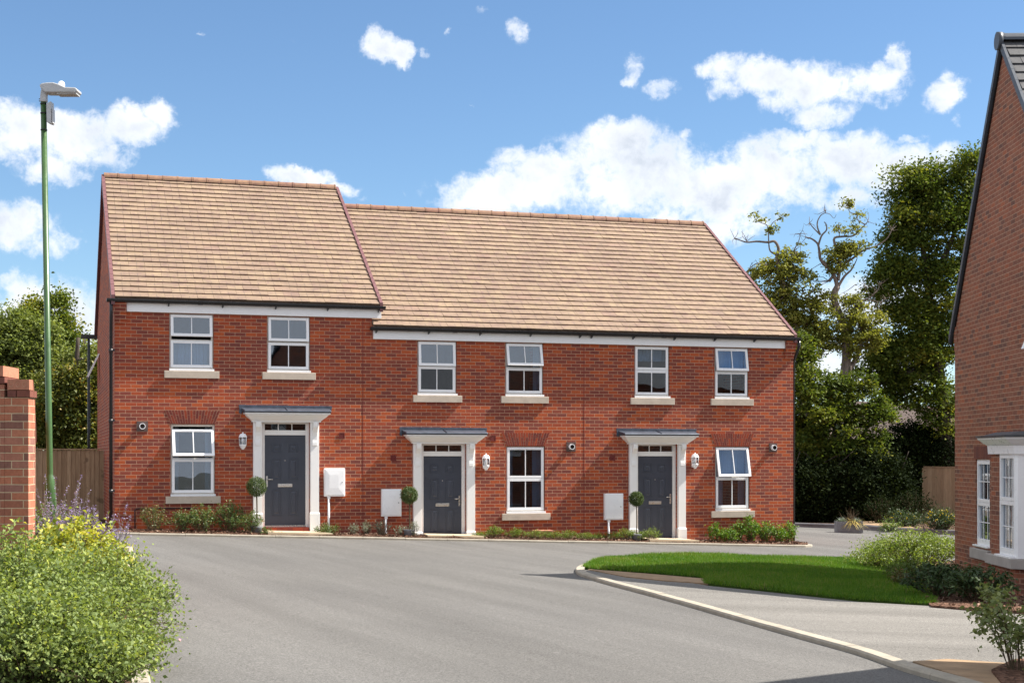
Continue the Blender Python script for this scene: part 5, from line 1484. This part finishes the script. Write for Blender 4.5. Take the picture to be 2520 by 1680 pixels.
nd += limb(m, D, [(2019, 578), (2012, 560), (2012, 545), (2020, 530), (2032, 522), (2028, 512)], 0.034, 0.010)
nd += limb(m, D, [(2018, 577), (2003, 562), (1992, 549)], 0.031, 0.014)
nd += limb(m, D, [(2030, 524), (2042, 527), (2052, 537), (2058, 528)], 0.014, 0.006)
nd += limb(m, D, [(2061, 708), (2078, 680), (2094, 665), (2104, 648), (2110, 634)], 0.061, 0.010)
nd += limb(m, D, [(2040, 692), (2070, 655), (2098, 636), (2125, 616), (2155, 606), (2182, 588), (2194, 566)], 0.058, 0.016)
nd += limb(m, D, [(2062, 690), (2068, 640), (2052, 590), (2072, 582), (2100, 580), (2122, 560), (2136, 545)], 0.068, 0.014)
nd += limb(m, D, [(2128, 552), (2110, 540), (2108, 528), (2092, 522), (2086, 505), (2096, 498)], 0.024, 0.008)
nd += limb(m, D, [(1950, 745), (1930, 700), (1912, 640), (1916, 612), (1906, 594), (1890, 596), (1862, 594), (1838, 596), (1818, 590), (1806, 587)], 0.088, 0.014)
nd += limb(m, D, [(1912, 628), (1896, 618), (1892, 600), (1891, 575), (1888, 555), (1870, 547), (1858, 540)], 0.034, 0.010)
nd += limb(m, D, [(1890, 568), (1902, 548), (1918, 538), (1930, 530)], 0.020, 0.006)
nd += limb(m, D, [(1944, 640), (1956, 612), (1966, 592), (1970, 572)], 0.031, 0.008)
nd += limb(m, D, [(1930, 690), (1895, 660), (1870, 648), (1855, 652), (1835, 670)], 0.041, 0.010)
nd += limb(m, D, [(1965, 820), (2000, 770), (1985, 745), (1955, 735)], 0.068, 0.040)
nd += limb(m, D, [(2095, 770), (2120, 742), (2140, 732), (2158, 715), (2166, 700)], 0.041, 0.010)
nd += limb(m, D, [(2130, 738), (2150, 740), (2168, 742), (2180, 735)], 0.017, 0.005)
nd += limb(m, D, [(2140, 732), (2135, 712), (2128, 704)], 0.014, 0.004)
nd += limb(m, D, [(2105, 700), (2085, 715), (2070, 722)], 0.014, 0.005)
bare(m, D, [(1984, 584), (2030, 520), (1992, 549), (1808, 587), (1838, 594), (2166, 700), (2158, 718), (1970, 575), (2180, 735), (2128, 704), (2194, 566), (1866, 650), (2136, 545), (1838, 668)], 5, .42)
bl = [(1945, 660, 48, 44), (1900, 705, 62, 54), (1965, 715, 66, 52), (1880, 668, 44, 22), (2062, 622, 34, 20), (2090, 618, 30, 14), (1868, 539, 20, 9), (1922, 532, 19, 11), (1902, 572, 10, 12), (2094, 503, 13, 10), (2115, 540, 18, 15), (2082, 567, 26, 12), (2118, 610, 28, 9), (2058, 655, 26, 24), (1968, 596, 14, 14),
      (2010, 790, 70, 46), (2062, 800, 66, 44), (2120, 795, 56, 46), (1965, 775, 56, 40), (2096, 745, 26, 14), (2030, 742, 34, 22), (1920, 760, 50, 40), (2000, 845, 60, 40), (2080, 850, 60, 36), (2150, 830, 40, 40), (1960, 820, 40, 40)]
cc = crown('crown', 'oak_lime', t, D, bl, 520, 62, .22, .11, .7)
twigs(m, cc, nd, 1.0, .011)
m.build('trunk', M['bark'], t)
# big dark oak
D = 57.0
t = tree_root('oak_tree', 'large dense dark green oak between the half-dead oak and the gable house', 2310, D, 'tree', TGp)
m = MB(); nd = []
nd += limb(m, D, [(2330, 1285), (2325, 1050), (2310, 900), (2295, 780), (2275, 650), (2270, 520), (2280, 460)], .30, .04)
nd += limb(m, D, [(2315, 930), (2270, 925), (2225, 915), (2190, 935), (2140, 945), (2098, 950)], .2, .05)
nd += limb(m, D, [(2225, 915), (2205, 908), (2160, 935)], .1, .04)
nd += limb(m, D, [(2295, 780), (2240, 720), (2200, 640), (2180, 610)], .16, .03)
nd += limb(m, D, [(2285, 700), (2330, 620), (2360, 540), (2380, 470)], .15, .03)
nd += limb(m, D, [(2300, 820), (2260, 800), (2215, 800)], .12, .03)
bl = [(2285, 445, 62, 38), (2330, 480, 70, 60), (2245, 490, 52, 42), (2215, 560, 34, 40), (2280, 545, 85, 60), (2340, 560, 60, 80), (2195, 610, 34, 26), (2225, 640, 62, 44), (2290, 640, 80, 60), (2200, 690, 40, 30), (2260, 715, 70, 50), (2330, 700, 60, 70), (2215, 760, 42, 30), (2275, 800, 60, 34), (2330, 830, 60, 70), (2385, 440, 40, 50), (2390, 560, 40, 120),
      (2190, 850, 46, 36), (2250, 870, 70, 40), (2310, 910, 70, 60), (2160, 905, 60, 34), (2220, 950, 80, 40), (2320, 990, 60, 50), (2250, 985, 70, 36), (2190, 960, 60, 34), (2160, 890, 50, 40), (2290, 860, 60, 40), (2180, 660, 30, 24), (2175, 720, 26, 20), (2325, 1045, 40, 46), (2270, 840, 60, 40), (2340, 760, 50, 60)]
cc = crown('crown', 'oak', t, D, bl, 285, 330, .50, .125, .75)
twigs(m, cc, nd, .5, .02, 5)
m.build('trunk', M['darkbark'], t)
# ivy-clad lower trees
D = 54.0
for (lab, px, bl, n, sh) in (
  ('dark ivy-clad tree close behind the end house corner', 1995, [(1985, 930, 40, 46), (2000, 1010, 60, 60), (1980, 1090, 56, 50), (2050, 990, 44, 34), (1975, 870, 24, 36)], 760, -.08),
  ('spreading dark tree below the half-dead oak, over the slate trough', 2090, [(2080, 1010, 56, 36), (2050, 1075, 84, 44), (2140, 1000, 44, 30), (2020, 1130, 60, 36), (2090, 1130, 66, 36), (2120, 940, 36, 26), (2155, 1060, 36, 30), (2060, 935, 30, 24), (2180, 1020, 30, 22)], 950, -.10)):
    t = tree_root('ivy_tree', lab, px, D, 'tree', TGp); m = MB()
    nd = limb(m, D, [(px, 1285), (px+5, 1150), (px-4, 1000), (px+3, 900)], .2, .05)
    nd += limb(m, D, [(px+3, 1120), (px+40, 1060), (px+60, 1010)], .1, .03); nd += limb(m, D, [(px+3, 1150), (px-30, 1090), (px-40, 1040)], .1, .03)
    cc = crown('crown', 'oak', t, D-1.0, bl, int(n*.115), 190, .36, .12, .9, shift=sh); twigs(m, cc, nd, .4, .02, 5); m.build('trunk', M['darkbark'], t)
# dense undergrowth behind: shaded bushes with tangled bare stems
UGl = [(1965, 1190, 70, 95, 'dark tangled bush right against the end house corner'), (2050, 1195, 70, 85, 'dark tangled bush behind the slate trough'), (2135, 1180, 70, 90, 'dark tangled bush right of the slate trough'), (2215, 1150, 70, 90, 'dark holly-like bush left of the tan fence panel'), (2300, 1115, 80, 55, 'dark bush showing above the tan fence panel')]
for (px, py, rx, ry, lab) in UGl:
    D = 57.5 if px > 2200 else 52.4; t = tree_root('woodland_bush', lab, px, D, 'bush', 'dark bushes under the trees'); m = MB(); nd = []
    for _ in range(5):
        x = px+random.uniform(-.8, .8)*rx; nd += limb(m, D-.5+random.uniform(0, 1), [(x, 1285), (x+random.uniform(-20, 20), 1230), (x+random.uniform(-40, 40), 1170), (x+random.uniform(-60, 60), 1110)], .035, .012)
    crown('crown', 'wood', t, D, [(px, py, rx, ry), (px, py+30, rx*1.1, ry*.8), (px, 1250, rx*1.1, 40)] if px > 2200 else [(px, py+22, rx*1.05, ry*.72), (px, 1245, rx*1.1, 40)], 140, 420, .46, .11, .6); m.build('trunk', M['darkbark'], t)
# far wood: one mass of foliage that closes the gaps near the ground
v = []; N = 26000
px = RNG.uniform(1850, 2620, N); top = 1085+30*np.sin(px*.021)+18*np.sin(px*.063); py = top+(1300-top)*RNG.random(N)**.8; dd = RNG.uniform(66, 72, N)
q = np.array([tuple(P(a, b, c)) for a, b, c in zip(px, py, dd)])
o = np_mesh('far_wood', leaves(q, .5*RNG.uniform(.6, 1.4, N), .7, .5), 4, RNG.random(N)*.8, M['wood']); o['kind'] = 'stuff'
# --- left trees
TL = 'trees behind the left fence'
def left_tree(name, lab, D, px, bl, n, per, mat, leaf, cr, barkm='darkbark', sh=0.0):
    p = P(px, 1280, D); p.z = ground(p.x, p.y); t = root_empty(name, p, lab, 'tree', TL); m = MB()
    nd = limb(m, D, [(px, 1290), (px+4, 1130), (px-3, 960), (px+2, 830)], .22, .05)
    for b in bl[:4]: nd += limb(m, D, [(px, 1080), ((px+b[0])/2, (1080+b[1])/2), (b[0], b[1])], .09, .02)
    cc = crown('crown', mat, t, D, bl, int(n*.16), 260, cr*1.5, leaf, .8, shift=sh); twigs(m, cc, nd, .3, .015, 4); m.build('trunk', M[barkm], t)
left_tree('leafy_tree', 'grey-green bushy tree at the left edge of the picture, behind the fence', 50, 10, [(-10, 800, 60, 60), (40, 830, 50, 60), (20, 920, 80, 80), (80, 900, 60, 70), (-40, 900, 60, 90), (110, 860, 40, 50), (60, 1010, 90, 70), (0, 1050, 60, 60)], 1300, 46, 'hazel', .11, .28)
left_tree('leafy_tree', 'rounded darker green tree behind the street lamp column', 56, 115, [(75, 790, 32, 36), (112, 800, 50, 50), (150, 835, 34, 40), (100, 870, 70, 60), (165, 880, 26, 30)], 620, 46, 'oak', .13, .28, sh=.12)
left_tree('yellowing_tree', 'tree with yellowing leaves between the street lamp and the left house', 44, 190, [(200, 940, 52, 46), (150, 980, 60, 50), (215, 1000, 44, 60), (180, 1050, 80, 50), (230, 930, 30, 40), (120, 1060, 60, 50), (175, 1100, 80, 40), (235, 1080, 30, 60), (215, 900, 36, 24)], 1250, 44, 'hornbeam', .10, .24)
left_tree('leafy_tree', 'pale green young tree showing above the yellowing tree by the house wall', 50, 205, [(170, 920, 60, 34), (215, 900, 30, 30), (130, 940, 60, 40), (235, 880, 16, 22)], 460, 44, 'hazel', .11, .26)

# ------------------------------------------------------------------ grass of the lawn
def lawn_grass():
    xs = [p[0] for p in lawn]; ys = [p[1] for p in lawn]; pts = []
    N = 150000
    while len(pts) < N:
        x, y = random.uniform(min(xs), max(xs)), random.uniform(min(ys), max(ys))
        if inside((x, y), lawn): pts.append((x, y, ground(x, y)+.06+.02*mnoise.noise(Vector((x*.8, y*.8, 0)))))
    b = np.array(pts)
    # an untrimmed fringe hanging over the lawn's edge
    E_ = []
    for i in range(len(lawn)):
        a = np.array(lawn[i]); c = np.array(lawn[(i+1) % len(lawn)]); n = int(np.linalg.norm(c-a)*420)
        t = RNG.random((n, 1)); E_.append(a+(c-a)*t+RNG.normal(size=(n, 2))*.03)
    e = np.concatenate(E_); e = np.column_stack([e, [ground(x, y)+.05 for x, y in e]])
    b = np.concatenate([b, e]); n = len(b)
    pat = np.array([mnoise.noise(Vector((x*.9, y*.9, 7)))+.7*mnoise.noise(Vector((x*3.1, y*3.1, 2))) for x, y in b[:, :2]])
    h = RNG.uniform(.035, .085, n)*(1+.3*pat); d = RNG.normal(size=(n, 3))*.5; d[:, 2] = 1; d = nrm(d)
    s = nrm(np.cross(d, RNG.normal(size=(n, 3))))*.0045
    v = np.stack([b-s, b+s, b+d*h[:, None]], 1).reshape(-1, 3)
    o = np_mesh('grass', v, 3, np.clip(RNG.normal(.42, .26, n)+.34*pat, 0, 1), M['grass']); o['kind'] = 'stuff'
lawn_grass()
# bark chips, so that the mulch is not a flat sheet
def chips(name, poly, n, size, lift, mat):
    xs = [p[0] for p in poly]; ys = [p[1] for p in poly]; pts = []
    while len(pts) < n:
        x, y = random.uniform(min(xs), max(xs)), random.uniform(min(ys), max(ys))
        if inside((x, y), poly): pts.append((x, y, ground(x, y)+lift+lump(x, y)))
    q = np.array(pts); o = np_mesh(name, leaves(q, size*RNG.uniform(.5, 1.4, n), .5, .8), 4, RNG.random(n), M[mat]); o['kind'] = 'stuff'
M['chip'] = mat_leaf('bark_chip', [(0, (0.05, 0.026, 0.018)), (0.7, (0.17, 0.095, 0.065)), (1, (0.34, 0.24, 0.18))], 0.0, 0.9, 0.1)
chips('bark_chips', [(XL-1, KY+.12), (XR-.4, KY+.12), (XR+.1, KY+.5), (XR+.1, -.02), (XL-1, -.02)], 9000, .05, .085, 'chip')
chips('bark_chips', rb, 5000, .05, .08, 'chip')

# ------------------------------------------------------------------ sky with clouds, sun
SUN_EL = 48.0; SUN_AZ = 98.0       # clockwise from +Y (into the terrace)
wd = bpy.data.worlds.new('World'); scene.world = wd; wd.use_nodes = True
nt = NT(wd.node_tree); bg = nt.n['Background']
sky = nt.add('ShaderNodeTexSky'); sky.sky_type = 'NISHITA'; sky.sun_disc = False
sky.sun_elevation = math.radians(SUN_EL); sky.sun_rotation = math.radians(SUN_AZ)
sky.altitude = 600; sky.air_density = 1.0; sky.dust_density = 0.1; sky.ozone_density = 3.0
gen = nt.add('ShaderNodeTexCoord').outputs['Generated']
sep = nt.add('ShaderNodeSeparateXYZ'); nt.link(gen, sep.inputs[0])
az = nt.math('ARCTAN2', sep.outputs[0], sep.outputs[1]); el = nt.math('ARCSINE', sep.outputs[2])
comb = nt.add('ShaderNodeCombineXYZ'); nt.link(az, comb.inputs[0]); nt.link(el, comb.inputs[1])
w0 = comb.outputs[0]
def wn(scale, detail, rough, amp):
    n = nt.add('ShaderNodeTexNoise'); nt.link(gen, n.inputs['Vector'])
    n.inputs['Scale'].default_value = scale; n.inputs['Detail'].default_value = detail; n.inputs['Roughness'].default_value = rough
    s = nt.vmath('SCALE', nt.vmath('SUBTRACT', n.outputs['Color'], (.5, .5, .5)).outputs[0]); s.inputs['Scale'].default_value = amp
    return s.outputs[0]
w1 = nt.vmath('ADD', nt.vmath('ADD', w0, wn(24, 8, .64, .026)).outputs[0], wn(85, 6, .65, .009)).outputs[0]
def sky_dir(px, py):
    v = P(px, py, 1000)-Vector((CAMX, CAMY, CAMZ)); v.normalize()
    return math.atan2(v.x, v.y), math.asin(v.z)
clouds = [(50, 335, 120, 66, 1.00), (195, 345, 95, 62, 1.00), (325, 310, 80, 48, 1.00), (395, 280, 42.5, 39, 0.97), (130, 420, 105, 34, 0.80), (270, 390, 70, 40, 0.80), (20, 260, 60, 26, 0.60),
  (50, 560, 95, 58, 0.85), (130, 590, 50, 38, 0.70), (185, 560, 26, 30, 0.28), (195, 585, 12, 10, 0.40), (120, 770, 145, 86, 1.00), (50, 700, 70, 34, 0.70), (225, 800, 70, 90, 0.90), (10, 830, 90, 60, 0.90),
  (935, 118, 45, 33.8, 0.97), (985, 128, 30, 28.6, 0.92), (1040, 112, 27.5, 15.6, 0.46), (1100, 75, 13.75, 14.3, 0.43), (1268, 68, 32.5, 33.8, 0.65), (1195, 25, 27.5, 23.4, 0.41), (1560, 165, 32.5, 39, 0.54), (1625, 205, 55, 28.6, 0.57), (1545, 190, 25, 18.2, 0.54), (1210, 262, 22.5, 10.4, 0.32), (1175, 258, 12.5, 5.2, 0.43), (495, 95, 20, 7.8, 0.43), (730, 95, 25, 20.8, 0.28),
  (740, 432, 76, 26, 0.95), (820, 462, 60, 26, 0.80), (690, 430, 40, 20, 0.64), (880, 490, 30, 14, 0.40), (1000, 470, 8, 10, 0.32),
  (1770, 165, 56, 34, 0.80), (1790, 220, 50, 30, 0.70), (1880, 190, 105, 40, 0.95), (2010, 205, 120, 55, 1.00), (2140, 210, 80, 50, 0.95), (2200, 145, 30, 32, 0.56), (2020, 280, 80, 34, 0.85), (2325, 235, 48, 42, 0.75), (2365, 300, 18, 26, 0.40), (1930, 250, 60, 34, 0.70),
  (1530, 350, 95, 58, 1.00), (1560, 430, 210, 100, 1.00), (1350, 420, 120, 46, 1.00), (1270, 470, 175, 42, 1.00), (1180, 495, 100, 26, 0.90), (1690, 328, 28, 20, 0.72), (1740, 480, 190, 80, 1.00), (1900, 420, 150, 78, 1.00), (1965, 350, 110, 30, 0.90), (2080, 390, 160, 58, 1.00), (2200, 420, 120, 62, 0.90), (2240, 345, 50, 18, 0.55), (1720, 560, 140, 44, 0.90), (2330, 400, 60, 40, 0.60), (2110, 480, 150, 36, 0.70),
  (2140, 740, 180, 60, 0.85), (2120, 900, 200, 80, 0.80), (1850, 540, 110, 30, 0.55)]
acc = None
for (px, py, rx, ry, s) in clouds:
    a, e = sky_dir(px, py); ra = rx*1.3/F; re = ry*1.3/F
    d = nt.vmath('MULTIPLY', nt.vmath('SUBTRACT', w1, (a, e, 0)).outputs[0], (1/ra, 1/re, 0)).outputs[0]
    d2 = nt.vmath('DOT_PRODUCT', d, d).outputs['Value']
    v = nt.math('MULTIPLY', nt.math('POWER', 2.0, nt.math('MULTIPLY', d2, -1.9)), s)
    acc = v if acc is None else nt.math('MAXIMUM', acc, v)
# cloud added over the unseen sky, thickened for fill light on the terrace front
gn = nt.noise(gen, 3.2, 6.0, .55, .3)
gfar = nt.maprange(gn, .36, .52, 0, 1, True)
a0, _ = sky_dir(1260, 1000)
out_a = nt.maprange(nt.math('ABSOLUTE', nt.math('SUBTRACT', az, a0)), .42, .62); out_e = nt.maprange(el, .34, .50)
out = nt.math('MAXIMUM', out_a, out_e)
fine = nt.noise(gen, 42.0, 9.0, .62, .2)
wisp = nt.noise(gen, 120.0, 6.0, .65, .3)
den = nt.math('ADD', acc, nt.math('MULTIPLY', nt.math('SUBTRACT', fine, .5), 1.6))
den = nt.math('ADD', den, nt.math('MULTIPLY', nt.math('SUBTRACT', wisp, .5), .9))
den = nt.math('MULTIPLY', den, nt.maprange(acc, .10, .42))
fac = nt.maprange(den, .14, .84, 0, 1, True)
fac = nt.math('MULTIPLY', fac, .97)
fac = nt.math('MAXIMUM', fac, nt.math('MULTIPLY', gfar, out))
sh = nt.noise(gen, 20.0, 6.0, .55, .3)
shade = nt.maprange(sh, .40, .62, 0, 1)
dens = nt.maprange(den, .35, 1.1, 0, 1)
cw = nt.mix(shade, (4.6, 5.0, 5.65, 1), (7.0, 7.15, 7.4, 1))
cw = nt.mix(dens, (6.9, 7.2, 7.7, 1), cw)
skyc = nt.mix(1.0, sky.outputs[0], (.495, .56, .60, 1), 'MULTIPLY')
CLOUD_GAIN = 0.62
cg = nt.vmath('SCALE', cw); cg.inputs['Scale'].default_value = CLOUD_GAIN
nt.link(nt.mix(fac, skyc, cg.outputs[0]), bg.inputs['Color'])
bg.inputs['Strength'].default_value = 0.10
wd.cycles.sampling_method = 'MANUAL'; wd.cycles.sample_map_resolution = 512
sd = bpy.data.lights.new('sun', 'SUN'); sd.energy = 4.3; sd.angle = math.radians(.53); sd.color = (1, .94, .85)
so = bpy.data.objects.new('sun', sd); COL.objects.link(so)
azr, elr = math.radians(SUN_AZ), math.radians(SUN_EL)
sv = Vector((math.cos(elr)*math.sin(azr), math.cos(elr)*math.cos(azr), math.sin(elr)))
so.location = (30, -20, 40); so.rotation_euler = (-sv).to_track_quat('-Z', 'Y').to_euler()

# ------------------------------------------------------------------ camera, view
cd = bpy.data.cameras.new('camera'); cam = bpy.data.objects.new('camera', cd); COL.objects.link(cam)
cam.location = (CAMX, CAMY, CAMZ); cam.rotation_euler = (math.radians(90), 0, -TH)
cd.sensor_width = 36; cd.lens = F/2520*36; cd.shift_y = (HOR-840)/2520; cd.clip_start = .1; cd.clip_end = 2000
scene.camera = cam
scene.view_settings.view_transform = 'Standard'; scene.view_settings.look = 'None'
scene.view_settings.exposure = 1.36; scene.view_settings.gamma = 1
